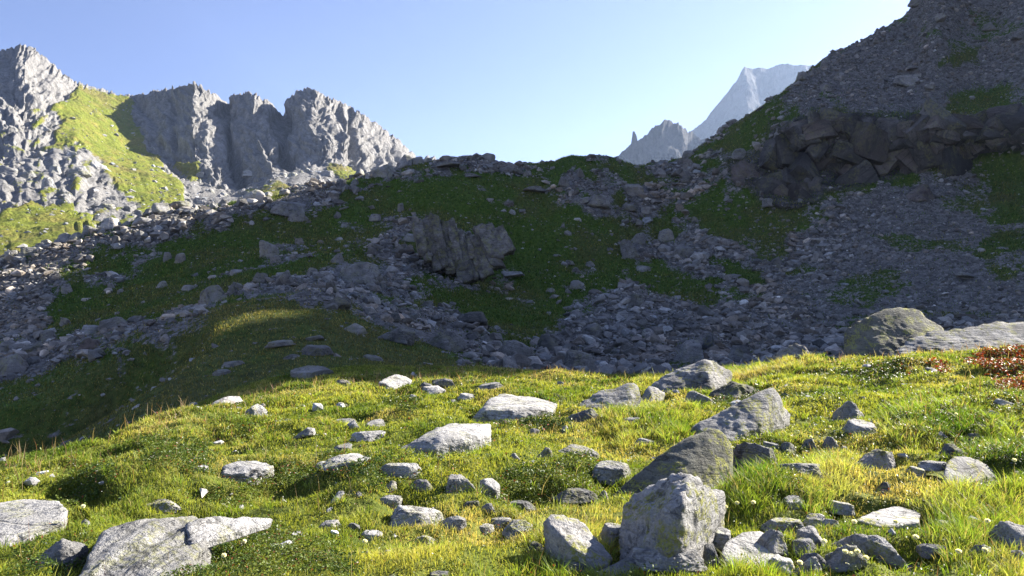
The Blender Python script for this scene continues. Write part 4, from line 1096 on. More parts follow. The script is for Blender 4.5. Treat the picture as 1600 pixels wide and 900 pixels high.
# ------------------------------------------------------------------ scree, boulders, scattered stones on the slopes
def cell_center_weight():
    A = np.stack([GX, GY, GZ], -1)
    e1 = A[:-1, 1:] - A[:-1, :-1]; e2 = A[1:, :-1] - A[:-1, :-1]
    area = np.linalg.norm(np.cross(e1, e2), axis=-1)
    ok = VIS[:-1, :-1] & VIS[1:, 1:] & (((GU[:-1, :-1] > -140) & (GU[:-1, :-1] < 1740)) | ((TT[:-1, :-1] < 7.5) & (GU[:-1, :-1] > -420) & (GU[:-1, :-1] < 2150))) & (GV[:-1, :-1] > -60)
    return area, ok, A
AREA, OKV, GA = cell_center_weight()
def sample(weight, n, r):
    w = np.cumsum(weight.ravel().astype(np.float64)); w /= w[-1]
    idx = np.minimum(np.searchsorted(w, r.random(n)), weight.size - 1)
    i, j = np.unravel_index(idx, weight.shape)
    a, b = r.random(n)[:, None], r.random(n)[:, None]
    P = GA[i, j] * (1 - a) * (1 - b) + GA[i + 1, j] * a * (1 - b) + GA[i, j + 1] * (1 - a) * b + GA[i + 1, j + 1] * a * b
    nrm = np.cross(GA[i, j + 1] - GA[i, j], GA[i + 1, j] - GA[i, j]); nrm /= np.linalg.norm(nrm, axis=1)[:, None] + 1e-9
    return P, nrm, i, j
S0 = W_SCREE[:-1, :-1]; T_0 = TT[:-1, :-1]; Y_0 = GY[:-1, :-1]; U_0 = GU[:-1, :-1]; V_0 = GV[:-1, :-1]

def chip_proto(r, n):
    bm = bmesh.new()
    p = r.normal(size=(n, 3)); p /= np.linalg.norm(p, axis=1)[:, None]
    p *= np.array([1, r.uniform(.6, .9), r.uniform(.35, .7)]) * r.uniform(.8, 1.0, (n, 1))
    for q in p: bm.verts.new(q)
    g = bmesh.ops.convex_hull(bm, input=bm.verts)
    bmesh.ops.delete(bm, geom=[v for v in bm.verts if not v.link_faces], context='VERTS')
    bmesh.ops.triangulate(bm, faces=bm.faces)
    bm.verts.index_update()
    V = np.array([v.co[:] for v in bm.verts]); Fc = np.array([[v.index for v in f.verts] for f in bm.faces]); bm.free()
    return V, Fc
rs = np.random.default_rng(21)
CH = [chip_proto(rs, int(rs.integers(11, 17))) for _ in range(30)]

def rot_z_tilt(r, n, tilt):
    a = r.uniform(0, 2 * np.pi, n); b = r.normal(size=n) * tilt; c = r.normal(size=n) * tilt
    ca, sa, cb, sb, cc, scn = np.cos(a), np.sin(a), np.cos(b), np.sin(b), np.cos(c), np.sin(c)
    Rz = np.zeros((n, 3, 3)); Rz[:, 0, 0] = ca; Rz[:, 0, 1] = -sa; Rz[:, 1, 0] = sa; Rz[:, 1, 1] = ca; Rz[:, 2, 2] = 1
    Rx = np.zeros((n, 3, 3)); Rx[:, 0, 0] = 1; Rx[:, 1, 1] = cb; Rx[:, 1, 2] = -sb; Rx[:, 2, 1] = sb; Rx[:, 2, 2] = cb
    Ry = np.zeros((n, 3, 3)); Ry[:, 1, 1] = 1; Ry[:, 0, 0] = cc; Ry[:, 0, 2] = scn; Ry[:, 2, 0] = -scn; Ry[:, 2, 2] = cc
    return Ry @ Rx @ Rz

def chips(name, P, nrm, size, tone, r, tilt=0.3, sink=0.15):
    """one mesh of many loose stones"""
    n = len(P)
    M = rot_z_tilt(r, n, tilt)
    which = r.integers(0, len(CH), n)
    Vs, Fs, Cs, off = [], [], [], 0
    for k, (V, Fc) in enumerate(CH):
        m = np.where(which == k)[0]
        if not len(m): continue
        W = np.einsum('nij,vj->nvi', M[m], V) * size[m][:, None, None]
        W = W + (P[m] + nrm[m] * (size[m] * (0.3 - sink))[:, None])[:, None]
        Vs.append(W.reshape(-1, 3))
        Fs.append((Fc[None] + (np.arange(len(m)) * len(V))[:, None, None] + off).reshape(-1, 3)); off += len(m) * len(V)
        c = np.ones((len(m), len(V), 4), np.float32); c[..., :3] = tone[m][:, None]
        Cs.append(c.reshape(-1, 4))
    return mesh_np(name, np.concatenate(Vs), [np.concatenate(Fs)], False, np.concatenate(Cs))

def chip_material(name='loose_stone', s=1.0):
    k = N(name)
    at = k.attr('col'); tc = k.new('ShaderNodeTexCoord'); vec = tc.outputs['Object']
    n1 = k.noise(vec, 2.3 * s, 6, 0.65); n2 = k.noise(vec, 14 * s, 3, 0.6)
    c = k.mix(0.8, at.outputs['Color'], k.ramp(n1, [(0.3, 0.55), (0.7, 1.4)]), 'MULTIPLY')
    c = k.mix(0.6, c, k.ramp(n2, [(0.3, 0.6), (0.7, 1.35)]), 'MULTIPLY')
    k.l(c, k.p.inputs['Base Color'])
    b = k.bump(n1, 0.5, 0.12 / s); b = k.bump(n2, 0.5, 0.03 / s, b); k.l(b, k.p.inputs['Normal'])
    return k.m
M_CHIP = chip_material()
def tones(r, n, base=0.20, lit=None):
    t = base * np.exp(r.normal(size=n) * 0.36)
    warm = r.normal(size=n) * 0.035
    return np.stack([t * (1 + warm), t, t * (1 - warm)], 1)

HB = [(u, v, w * .55, h * .6) for (o, u, v, w, h, hd) in ROCKS if o.location.y > 21]
def off_rocks(u, v):
    k = np.ones(len(u), bool)
    for (a, b, rw, rh) in HB: k &= ((u - a) / rw) ** 2 + ((v - b) / rh) ** 2 > 1
    return k
# dense talus: stones by the thousand
w = AREA * OKV * (T_0 > 4.3) * (T_0 < 8.15) * np.clip(S0 - 0.15, 0, 1) ** 1.3 / (0.6 + (Y_0 / 70.) ** 1.2)
P, nr, i, j = sample(w, 36000, rs)
kp = off_rocks(U_0[i, j], V_0[i, j]); P, nr, i, j = P[kp], nr[kp], i[kp], j[kp]
sz = np.clip(0.145 * (rs.pareto(1.9, len(P)) + 1), 0, 0.85) * np.clip(P[:, 1] / 70., 0.6, 1.7)
uu, vv = U_0[i, j], V_0[i, j]
fines = sstep(1220, 1400, uu) * sstep(250, 300, vv) * (1 - sstep(430, 540, vv))
fines = np.maximum(fines, 1.0 * sstep(1150, 1250, uu) * (vv < 190))
fines = np.maximum(fines, np.clip(fbm(P[:, 0] / 9., P[:, 1] / 9., 2.2, 2) * 1.6, 0, .7))
sz = sz * (1 - 0.6 * fines) * (1 + .35 * sstep(480, 560, vv))
tn = tones(rs, len(P), 0.205) * np.array([[1.06, 1.0, .90]]) * (1 - .12 * fines)[:, None]
wm = np.clip(fbm(P[:, 0] / 12., P[:, 1] / 12., 8.8, 3), 0, 1)[:, None]
tn = tn * (1 + wm * np.array([[.22, .05, -.12]]))
tag(link('scree', chips('scree', P, nr, sz, tn, rs), M_CHIP), kind='stuff')
# scattered small stones in the turf of the slopes
w = AREA * OKV * (T_0 > 4.0) * (T_0 < 8.1) * (1 - S0 + 2.5 * S0 * (1 - S0)) * (0.15 + np.clip(fbm(GX[:-1, :-1] / 7., GY[:-1, :-1] / 7., 5.5, 3), 0, 1)) / (0.6 + (Y_0 / 70.) ** 1.2)
P, nr, i, j = sample(w, 5600, rs)
sz = np.clip(0.11 * (rs.pareto(2.3, len(P)) + 1), 0, 0.6) * np.clip(P[:, 1] / 70., 0.5, 1.6)
tag(link('scattered_stones', chips('scattered_stones', P, nr, sz, tones(rs, len(P), 0.22) * np.array([[1.06, 1.0, .9]]), rs, sink=0.35), M_CHIP), kind='stuff')
# pebbles in the sunlit meadow
w = AREA * OKV * (T_0 > 0.9) * (T_0 < 3.9) / (0.3 + (Y_0 / 8.) ** 1.6) * (0.1 + np.clip(fbm(GX[:-1, :-1] / 1.5, GY[:-1, :-1] / 1.5, 2.5, 3), 0, 1))
P, nr, i, j = sample(w, 420, rs)
sz = np.clip(0.022 * (rs.pareto(2.0, len(P)) + 1), 0, 0.085) * np.clip(P[:, 1] / 7., 0.7, 1.6)
tag(link('meadow_pebbles', chips('meadow_pebbles', P, nr, sz, tones(rs, len(P), 0.27), rs, sink=0.1), M_CHIP), kind='stuff')
for q, s_ in zip(P, sz): CLEAR.append((q[0], q[1], s_ * .8, s_ * .8, 0.05))

# single boulders on the slopes and along the ridges, each its own object
PRO = {}
def proto(kind, k):
    if (kind, k) not in PRO:
        Pv, Fc = rock_verts(kind, (0.5, 0.42 if kind != 'slab' else 0.46, 0.36 if kind != 'slab' else 0.2), 4, 900 + k * 17 + len(kind), 24, 0.10, 0.02)
        PRO[(kind, k)] = (Pv, Fc)
    return PRO[(kind, k)]
PM = {}
def auto_boulder(P, nrm, width, r, mat):
    kd = r.choice(['block', 'wedge', 'round', 'slab', 'block']); k = int(r.integers(0, 4))
    key = (kd, k, mat.name)
    if key not in PM:
        Pv, Fc = proto(kd, k); PM[key] = mesh_np('boulder', Pv, [Fc], True); PM[key].materials.append(mat)
    o = bpy.data.objects.new('boulder', PM[key]); sc.collection.objects.link(o)
    s = width * r.uniform(.85, 1.15)
    o.scale = (s, s * r.uniform(.8, 1.1), s * r.uniform(.85, 1.25))
    o.rotation_euler = (r.normal() * .2, r.normal() * .2, r.uniform(0, 6.283))
    o.location = Vector(P) + Vector(nrm) * s * 0.12
    return o, kd
AUTO = []
def scatter(weight, n, wlo, whi, mat, place_name, seed, mind=0.8):
    r = np.random.default_rng(seed)
    P, nr, i, j = sample(weight * OKV, n * 6, r)
    got = 0
    for a in range(len(P)):
        if got >= n: break
        u, v = U_0[i[a], j[a]], V_0[i[a], j[a]]
        wd = wlo * (whi / wlo) ** (r.random() ** 1.6)
        px = wd / P[a, 1] * F
        if u < 4 or u > 1596 or v < 4: continue
        if any(abs(u - q[1]) < mind * (px + q[3]) / 2 and abs(v - q[2]) < mind * (px * .7 + q[4]) / 2 for q in ROCKS): continue
        o, kd = auto_boulder(P[a], nr[a], wd, r, mat)
        ROCKS.append((o, u, v, px, px * .7, False)); AUTO.append((o, u, v, px, kd, place_name, mat)); got += 1
ridge_l = (T_0 > 7.45) & (T_0 < 8.05) & (U_0 < 690)
scatter(AREA * ridge_l * (T_0 > 7.7), 46, 1.2, 3.4, M_FARLIT, 'left ridge', 31, .6)
scatter(AREA * (T_0 > 7.5) * (T_0 < 8.02) * (U_0 > 690) * (U_0 < 1300), 14, 1.0, 2.6, M_FARA, 'ridge', 32, .7)
scatter(AREA * S0 * (T_0 > 4.6) * (T_0 < 6.4) * (U_0 < 860), 40, 0.9, 2.6, M_FARA, 'boulder band', 33, .7)
scatter(AREA * S0 * (T_0 > 4.6) * (T_0 < 7.8) * (U_0 > 840) * (U_0 < 1330), 30, 0.9, 2.1, M_FARA, 'scree', 34, .8)
scatter(AREA * (1 - S0) * (T_0 > 5.4) * (T_0 < 7.8) * (U_0 < 1300), 18, 0.7, 1.6, M_FAR, 'green slope', 35, 1.0)
scatter(AREA * S0 * (T_0 > 7.0) * (T_0 < 8.02) * (U_0 > 1200) * (V_0 < 175), 9, 1.4, 3.2, M_FARA, 'mountainside', 36, .8)

# pale rock knobs on the sunlit slope under the left crag
M_KNOB = rock_material('sunlit_knob', (0.16, 0.158, 0.152), (0.30, 0.295, 0.285), (0.42, 0.41, 0.395), 0.3, 0.09)
LX, LY, LZ, LU, LV, LT, LW = RELIEF['mountain']
rk = np.random.default_rng(818)
cand = np.argwhere((LT > .55) & (LT < 2.25) & (LU > 3) & (LU < 640) & (LV > 175) & (LV < 395) & (LW[0] < .45) & ((LU < 185) | (LV > 262)))
KN = []
for t in rk.permutation(len(cand)):
    if len(KN) >= 52: break
    a, b = cand[t]; u, v = LU[a, b], LV[a, b]
    c = np.clip(np.searchsorted(ucols, u), 0, NC - 1)
    if v > GV[:, c][TT[:, c] > 7].min() - 6: continue
    px = (rk.uniform(16, 46) if u < 190 else rk.uniform(9, 24))
    if any(abs(u - k[0]) < .36 * (px + k[2]) and abs(v - k[1]) < .26 * (px + k[2]) for k in KN): continue
    KN.append((u, v, px))
    W = px / F * LY[a, b]
    kd = rk.choice(['block', 'wedge', 'round', 'block']); key = (kd, int(rk.integers(0, 4)), 'knob')
    if key not in PM:
        Pv, Fc = rock_verts(kd, (.5, .45, .42), 5, 600 + key[1] * 11 + len(kd), 34, .13, .04)
        PM[key] = mesh_np('pale_crag', Pv, [Fc], True); PM[key].materials.append(M_KNOB)
    o = bpy.data.objects.new('pale_crag', PM[key]); sc.collection.objects.link(o)
    o.location = (LX[a, b], LY[a, b], LZ[a, b] - .08 * W); o.scale = (W, W * .9, W * rk.uniform(.7, 1.15)); o.rotation_euler = (rk.normal() * .15, rk.normal() * .2, rk.uniform(0, 6.28))
    AUTO.append((o, u, v, px, kd, 'knob', M_KNOB))

# loose stones on the sunlit grass of the far slope
cand = np.argwhere((LT > .5) & (LT < 2.9) & (LU > 0) & (LU < 660) & (LV < 400) & (LV > 130) & ((LW[0] > .4) | (LW[1] > .3)))
pk = cand[rk.integers(0, len(cand), 900)]
PF = np.stack([LX[pk[:, 0], pk[:, 1]], LY[pk[:, 0], pk[:, 1]], LZ[pk[:, 0], pk[:, 1]]], 1)
szf = np.clip(.38 * (rk.pareto(2.0, 900) + 1), 0, 2.4)
tag(link('far_stones', chips('far_stones', PF, np.tile([[0, 0, 1.0]], (900, 1)), szf, tones(rk, 900, .28), rk, sink=.25), chip_material('far_loose_stone', .3)), kind='stuff')

print('scree', round(time.time() - T0, 1))
# ------------------------------------------------------------------ labels of the single boulders on the slopes
ANCHORS = [(561, 423, 'the large smooth dome boulder'), (715, 385, 'the outcrop of leaning ribs'), (455, 325, 'the bulky left ridge boulder'), (421, 390, 'the steep faced block'),
 (693, 530, 'the smooth whaleback boulder'), (145, 515, 'the pale slab in shaded grass'), (143, 538, 'the brownish boulder'), (252, 443, 'the pale pointed boulder'), (272, 400, 'the two upright boulders'),
 (390, 512, 'the grassy spur top'), (801, 428, 'the pale loaf shaped boulder'), (896, 450, 'the pale pair'), (983, 388, 'the tall rounded pair'), (1042, 366, 'the brown topped boulder'),
 (1078, 548, 'the large smooth scree block'), (975, 491, 'the squarish scree boulder'), (1013, 519, 'the rounded scree boulder'), (1436, 300, 'the rusty pointed boulder'), (936, 315, 'the slanted knoll boulder'),
 (834, 296, 'the wedge boulder'), (991, 296, 'the square stream head boulder'), (1075, 243, 'the block on the skyline'), (1158, 240, 'the rusty crag boulder'), (715, 262, 'the ridge cap rocks'),
 (1420, 130, 'the pale weathered ledge'), (1540, 210, 'the rusty bulging crag'), (1241, 545, 'the steep scree edge boulder'), (527, 335, 'the lone round boulder'), (587, 340, 'the boulder above the dome'),
 (200, 353, 'the left ridge crest'), (60, 400, 'the ridge end at left'), (330, 332, 'the notch under the towers'), (1250, 140, 'the right skyline shoulder')]
ANCHK = [(60, 120, 'the leftmost rounded summit'), (45, 190, 'the dark crag under the summit'), (140, 240, 'the upper sunlit grass'), (270, 310, 'the tip of the grass tongue'), (60, 350, 'the lower left grass patch'), (150, 300, 'the grey scree strip'), (345, 285, 'the foot of the first tower'), (430, 260, 'the foot of the middle tower'), (545, 262, 'the grass under the tallest tower'), (10, 260, 'the left edge')]
ORD = ['nearest', 'second', 'third', 'fourth', 'fifth', 'sixth', 'seventh', 'eighth', 'ninth', 'tenth']
SECT = ['right of', 'above and right of', 'above', 'above and left of', 'left of', 'below and left of', 'below', 'below and right of']
SHAPE = {'block': 'blocky', 'wedge': 'wedge shaped', 'round': 'rounded', 'slab': 'flat'}
book = {}
for (o, u, v, px, kd, pl, mat) in AUTO:
    au, av, an = min(ANCHK if pl == 'knob' else ANCHORS, key=lambda q: math.hypot(q[0] - u, q[1] - v))
    d = math.hypot(au - u, av - v)
    s = SECT[int(round(math.degrees(math.atan2(av - v, u - au)) / 45)) % 8]
    size = 'large' if px > 34 else 'small' if px < 19 else 'medium'
    key = f"{size} {SHAPE[kd]} {'pale crag' if pl == 'knob' else 'grey boulder'} {s} {an}"
    book.setdefault(key, []).append((d, o))
    o['category'] = 'rock crag' if pl == 'knob' else 'boulder'
    o['group'] = {'left ridge': 'boulders along the left ridge', 'ridge': 'boulders along the middle ridge', 'boulder band': 'boulders in the left boulder band', 'scree': 'boulders in the scree',
                  'green slope': 'boulders on the green slope', 'mountainside': 'boulders on the right mountainside', 'knob': 'pale rock crags on the sunlit slope'}[pl]
for key, lst in book.items():
    lst.sort(key=lambda q: q[0])
    for q, (d, o) in enumerate(lst):
        o['label'] = key if len(lst) == 1 else f"{ORD[q]} {key}"
for (o, u, v, w, h, hand) in ROCKS:
    if hand and o.get('category') in ('boulder', 'stone') and 'group' not in o.keys():
        yy = o.location.y
        o['group'] = 'stones in the sunlit meadow' if yy < 21 else 'rocks on the shaded shoulder' if yy < 46 else 'boulders on the shaded slope'

# ------------------------------------------------------------------ plants of the meadow
# clearance raster: how tall a plant may stand at (x, y) so that the stones stay free
cx0, cx1, cyy0, cyy1, cr = -34.0, 34.0, 2.0, 44.0, 0.04
CW, CHh = int((cx1 - cx0) / cr), int((cyy1 - cyy0) / cr)
CLR = np.full((CHh, CW), 9.0, np.float32)
for (x, y, rx, ry, hh) in CLEAR:
    fr = 0.10 + 0.05 * y / 5
    a0, a1 = int((x - rx - .2 - cx0) / cr), int((x + rx + .2 - cx0) / cr)
    b0, b1 = int((y - ry - 1.2 - cyy0) / cr), int((y + ry + .2 - cyy0) / cr)
    a0, b0 = max(a0, 0), max(b0, 0); a1, b1 = min(a1, CW - 1), min(b1, CHh - 1)
    if a1 <= a0 or b1 <= b0: continue
    xs = cx0 + (np.arange(a0, a1) + .5) * cr; ys = cyy0 + (np.arange(b0, b1) + .5) * cr
    X_, Y_ = np.meshgrid(xs, ys)
    # direction of the footprint in front of the stone runs toward the standpoint
    dx = (X_ - x * Y_ / y) / rx; dyf = (y - ry) - Y_
    e = ((X_ - x) / rx) ** 2 + ((Y_ - y) / ry) ** 2
    lim = np.where(e < 0.50, 0.0, 9.0)
    front = (np.abs(dx) < 0.9) & (Y_ < y) & (dyf < 0.45)
    lim = np.minimum(lim, np.where(front, 0.04 + np.clip(dyf, 0, 2) * 0.25 + 0.35 * hh, 9.0))
    CLR[b0:b1, a0:a1] = np.minimum(CLR[b0:b1, a0:a1], lim)
def clearance(P):
    a = np.clip(((P[:, 0] - cx0) / cr).astype(int), 0, CW - 1); b = np.clip(((P[:, 1] - cyy0) / cr).astype(int), 0, CHh - 1)
    return CLR[b, a]

def blade_mesh(name, P, h, wd, lean, az, col, col_tip, r, curl=0.5):
    """P roots, h height, wd width, lean horizontal reach as a share of h, az its azimuth"""
    n = len(P)
    fx, fy = np.cos(az), np.sin(az)
    sa = r.uniform(0, np.pi, n); sx, sy = np.cos(sa) * wd * .5, np.sin(sa) * wd * .5
    z0 = np.zeros(n)
    def at(t, wsc, side):
        reach = lean * h * (t ** 1.8); zz = h * (t - 0.35 * lean * t * t * curl)
        return np.stack([P[:, 0] + fx * reach + side * sx * wsc, P[:, 1] + fy * reach + side * sy * wsc, P[:, 2] - 0.01 * (t == 0) + zz], 1)
    V = np.stack([at(0, 1, -1), at(0, 1, 1), at(.5, .8, -1), at(.5, .8, 1), at(1., 0, 0)], 1).reshape(-1, 3)
    b = np.arange(n)[:, None] * 5
    q = np.concatenate([b, b + 1, b + 3, b + 2], 1); t = np.concatenate([b + 2, b + 3, b + 4], 1)
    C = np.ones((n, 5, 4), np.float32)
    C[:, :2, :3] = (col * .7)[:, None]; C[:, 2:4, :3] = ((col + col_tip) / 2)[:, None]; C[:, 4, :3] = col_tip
    return mesh_np(name, V, [q, t], False, C.reshape(-1, 4))

def plant_material(name, trans=0.45, rough=0.6):
    k = N(name)
    at = k.attr('col')
    k.l(at.outputs['Color'], k.p.inputs['Base Color']); k.p.inputs['Roughness'].default_value = rough
    k.p.inputs['Specular IOR Level'].default_value = 0.25
    tr = k.new('ShaderNodeBsdfTranslucent')
    k.l(k.mix(1.0, at.outputs['Color'], (1.25, 1.2, 0.6), 'MULTIPLY'), tr.inputs['Color'])
    mx = k.new('ShaderNodeMixShader'); mx.inputs[0].default_value = trans
    k.l(k.p.outputs[0], mx.inputs[1]); k.l(tr.outputs[0], mx.inputs[2]); k.l(mx.outputs[0], k.out.inputs['Surface'])
    return k.m
M_GRASS = plant_material('grass_blades'); M_LEAF = plant_material('small_leaves', 0.3, 0.45)

rp = np.random.default_rng(77)
def lerp(a, b, t): return np.asarray(a)[None] * (1 - t[:, None]) + np.asarray(b)[None] * t[:, None]
def turf_color(P, r, U, V):
    n = len(P)
    t = np.clip(0.5 + 0.75 * fbm(P[:, 0] / 1.3, P[:, 1] / 1.3, 4.0, 3) + r.normal(size=n) * .22, 0, 1)
    c = lerp((0.100, 0.165, 0.016), (0.35, 0.36, 0.065), t)
    d = np.clip(fbm(P[:, 0] / 2.1, P[:, 1] / 2.1, 14.0, 3) * 1.3 - 0.10 + r.normal(size=n) * .3, 0, 1)
    c = c * (1 - d[:, None]) + np.array([0.46, 0.38, 0.15])[None] * d[:, None]
    return c * np.exp(r.normal(size=n) * .16)[:, None]

VISC = OKV
# zones drawn from the picture: where leafy dwarf shrubs cover the turf
SHRUB = [
 [(255, 910), (330, 845), (430, 822), (480, 850), (560, 880), (540, 910)], [(0, 900), (20, 860), (110, 850), (150, 835), (110, 900)], [(320, 785), (420, 725), (500, 728), (470, 765), (360, 790)],
 [(770, 770), (800, 735), (930, 715), (930, 770), (860, 790), (790, 790)], [(90, 790), (100, 730), (190, 735), (180, 775), (130, 800)], [(500, 715), (620, 725), (600, 760), (510, 750)],
 [(210, 690), (330, 680), (330, 740), (230, 740)], [(1380, 640), (1600, 620), (1600, 735), (1560, 740), (1430, 690)], [(740, 650), (850, 650), (900, 660), (880, 680), (780, 670)],
 [(1090, 640), (1100, 625), (1180, 610), (1190, 625)], [(1330, 590), (1380, 570), (1420, 560), (1400, 600)], [(600, 630), (660, 620), (640, 650)], [(1190, 790), (1200, 740), (1260, 760), (1250, 800)]]
REDZ = [[(1500, 568), (1540, 555), (1605, 545), (1660, 540), (1660, 590), (1605, 592), (1560, 588)], [(1445, 575), (1480, 568), (1475, 583)], [(1555, 600), (1605, 596), (1605, 612), (1570, 612)], [(1400, 583), (1425, 578), (1420, 590)]]
TALL = [[(1130, 830), (1140, 720), (1230, 735), (1320, 700), (1340, 760), (1290, 800), (1200, 800)], [(1440, 770), (1600, 760), (1600, 910), (1480, 910)], [(1130, 910), (1140, 880), (1200, 890), (1220, 910)],
        [(1100, 650), (1050, 700), (940, 700), (930, 650), (1000, 630)], [(1380, 640), (1600, 620), (1600, 720), (1400, 700)], [(840, 870), (850, 820), (960, 850), (950, 910), (800, 910)], [(980, 600), (1290, 545), (1290, 575), (1100, 615)]]
m_sh = soft_mask(SHRUB, GU, GV, 8, 11.0, 14)[:-1, :-1]; m_red = soft_mask(REDZ, GU, GV, 6, 12.0, 10)[:-1, :-1]; m_tall = soft_mask(TALL, GU, GV, 10, 13.0, 16)[:-1, :-1]
rock_free = lambda P: clearance(P)
def zone(i, j, m): return m[i, j]

# short turf
dens = AREA * VISC * (T_0 > 0.3) * (T_0 < 4.1) / (1 + (np.maximum(Y_0, 3) / 6.0) ** 1.55)
bare = sstep(.30, .55, fbm(GX[:-1, :-1] / 0.55, GY[:-1, :-1] / 0.45, 41.0, 3))
dens = dens * (1 - 0.75 * m_sh) * (1 - 0.8 * m_red) * (1 - .85 * bare)
P, nr, i, j = sample(dens, 500000, rp)
U_, V_ = U_0[i, j], V_0[i, j]
cl = clearance(P); tall = zone(i, j, m_tall)
h = (0.034 + 0.030 * np.clip(fbm(P[:, 0] / .45, P[:, 1] / .45, 3.0, 2), -.7, 1.3)) * np.exp(rp.normal(size=len(P)) * .30) * (1 + 0.9 * tall)
h = np.minimum(h * np.clip(P[:, 1] / 9., .9, 1.5), cl)
ok = h > 0.012
P, h, i, j, U_, V_ = P[ok], h[ok], i[ok], j[ok], U_[ok], V_[ok]
n = len(P); c = turf_color(P, rp, U_, V_)
wd = 0.0045 * np.clip(P[:, 1] / 4.5, 1, 4.5) * rp.uniform(.7, 1.4, n)
tag(link('grass', blade_mesh('grass', P, h, wd, rp.uniform(.1, 1.0, n), rp.uniform(0, 6.283, n), c, c * 1.15, rp), M_GRASS), kind='stuff')
# tussocks of longer blades
dens2 = AREA * VISC * (T_0 > 0.7) * (T_0 < 3.9) / (0.6 + (Y_0 / 7.0) ** 1.5) * (0.08 + 1.6 * m_tall + np.clip(fbm(GX[:-1, :-1] / 1.4, GY[:-1, :-1] / 1.4, 8.0, 3) - .1, 0, 1) * .8)
P0_, nr, i0, j0 = sample(dens2, 4000, rp)
k_ = rp.integers(10, 26, len(P0_)); idx = np.repeat(np.arange(len(P0_)), k_)
th = (0.07 + 0.065 * rp.random(len(P0_))) * (0.8 + 0.5 * zone(i0, j0, m_tall))
rad = rp.random(len(idx)) ** .5 * 0.05; a = rp.uniform(0, 6.283, len(idx))
P = P0_[idx] + np.stack([np.cos(a) * rad, np.sin(a) * rad, 0 * a], 1)
h = np.minimum(th[idx] * rp.uniform(.5, 1.15, len(idx)), clearance(P)); ok = h > .03
P, h, idx, a = P[ok], h[ok], idx[ok], a[ok]; n = len(P)
c = turf_color(P, rp, None, None) * np.array([.85, 1.05, .8]); c = np.where((rp.random(n) < .10)[:, None], np.array([[.34, .27, .12]]), c)
tag(link('tussock_grass', blade_mesh('tussock_grass', P, h, 0.0042 * np.clip(P[:, 1] / 4.5, 1, 4) * rp.uniform(.7, 1.3, n), rp.uniform(.25, 1.0, n), a + rp.normal(size=n) * .5, c, c * 1.2, rp), M_GRASS), kind='stuff')
# dry stalks
P, nr, i, j = sample(AREA * VISC * (T_0 > 0.9) * (T_0 < 3.6) / (0.6 + (Y_0 / 7.0) ** 1.3) * (0.25 + sstep(2.4, 2.95, T_0) * 2.5 + m_tall), 2600, rp)
h = np.minimum(rp.uniform(.10, .26, len(P)), clearance(P)); ok = h > .08; P, h = P[ok], h[ok]; n = len(P)
c = lerp((.30, .20, .10), (.40, .33, .2), rp.random(n)); c = np.where((rp.random(n) < .3)[:, None], np.array([[.20, .10, .07]]), c)
tag(link('dry_grass_stalks', blade_mesh('dry_grass_stalks', P, h, 0.0035 * np.clip(P[:, 1] / 5., 1, 4), rp.uniform(.05, .7, n), rp.uniform(0, 6.283, n), c, c * 1.15, rp), M_GRASS), kind='stuff')

# shaded meadow and slopes: coarse turf
dens3 = AREA * VISC * (T_0 > 3.7) * (T_0 < 7.95) * np.clip(1 - 1.3 * S0, 0.06, 1) / (1 + (Y_0 / 28.) ** 1.8)
P, nr, i, j = sample(dens3, 200000, rp)
h = np.minimum(rp.uniform(.06, .16, len(P)) * np.clip(P[:, 1] / 38., .7, 2.0), clearance(np.where(P[:, 1:2] < 43, P, 0 * P))); ok = (h > .05); P, h, i, j = P[ok], h[ok], i[ok], j[ok]; n = len(P)
t = np.clip(dry[:-1, :-1][i, j] * np.where(P[:, 1] < 45, .75, .5) + rp.normal(size=n) * .22, 0, 1)
c = lerp((.055, .105, .014), (.22, .178, .062), t) * np.exp(rp.normal(size=n) * .38)[:, None]
tag(link('slope_grass', blade_mesh('slope_grass', P, h, 0.03 * np.clip(P[:, 1] / 30., .7, 2.6), rp.uniform(.2, .9, n), rp.uniform(0, 6.283, n), c, c * 1.15, rp), M_GRASS), kind='stuff')

# leafy dwarf shrubs
def leaves(name, P, size, col, r, hmax):
    n = len(P)
    R_ = rot_z_tilt(r, n, 0.55)
    base = np.array([(0, -1, 0), (.55, 0, .12), (0, 1, 0), (-.55, 0, .12)])
    W = np.einsum('nij,vj->nvi', R_, base) * size[:, None, None] + P[:, None]
    b = np.arange(n)[:, None] * 4
    C = np.ones((n, 4, 4), np.float32); C[..., :3] = col[:, None]
    return mesh_np(name, W.reshape(-1, 3), [np.concatenate([b, b + 1, b + 2], 1), np.concatenate([b, b + 2, b + 3], 1)], False, C.reshape(-1, 4))
def shrub_layer(name, mask, n, smin, hm, colf, seed):
    r = np.random.default_rng(seed)
    P, nr, i, j = sample(AREA * VISC * (T_0 > .5) * (T_0 < 3.9) * mask / (0.6 + (Y_0 / 6.) ** 1.5), n, r)
    lump = np.clip(0.55 + .6 * fbm(P[:, 0] / .22, P[:, 1] / .22, 6.0, 2), .1, 1.3)
    h = hm * lump * r.random(len(P)) ** .6
    h = np.minimum(h, clearance(P)); ok = clearance(P) > .02; P, h, lump = P[ok], h[ok], lump[ok]
    P = P + np.stack([0 * h, 0 * h, h], 1)
    sz = smin * np.clip(P[:, 1] / 5., 1, 3.5) * r.uniform(.7, 1.4, len(P))
    tag(link(name, leaves(name, P, sz, colf(P, h / hm, r), r, hm), M_LEAF), kind='stuff')
def green(P, t, r):
    m = np.clip(.5 + .8 * fbm(P[:, 0] / .8, P[:, 1] / .8, 2., 2) + r.normal(size=len(P)) * .2, 0, 1)
    c = lerp((.045, .085, .014), (.13, .165, .022), m)
    k = r.random(len(P)) < .04
    return np.where(k[:, None], np.array([[.22, .07, .03]]), c) * np.exp(r.normal(size=len(P)) * .2)[:, None]
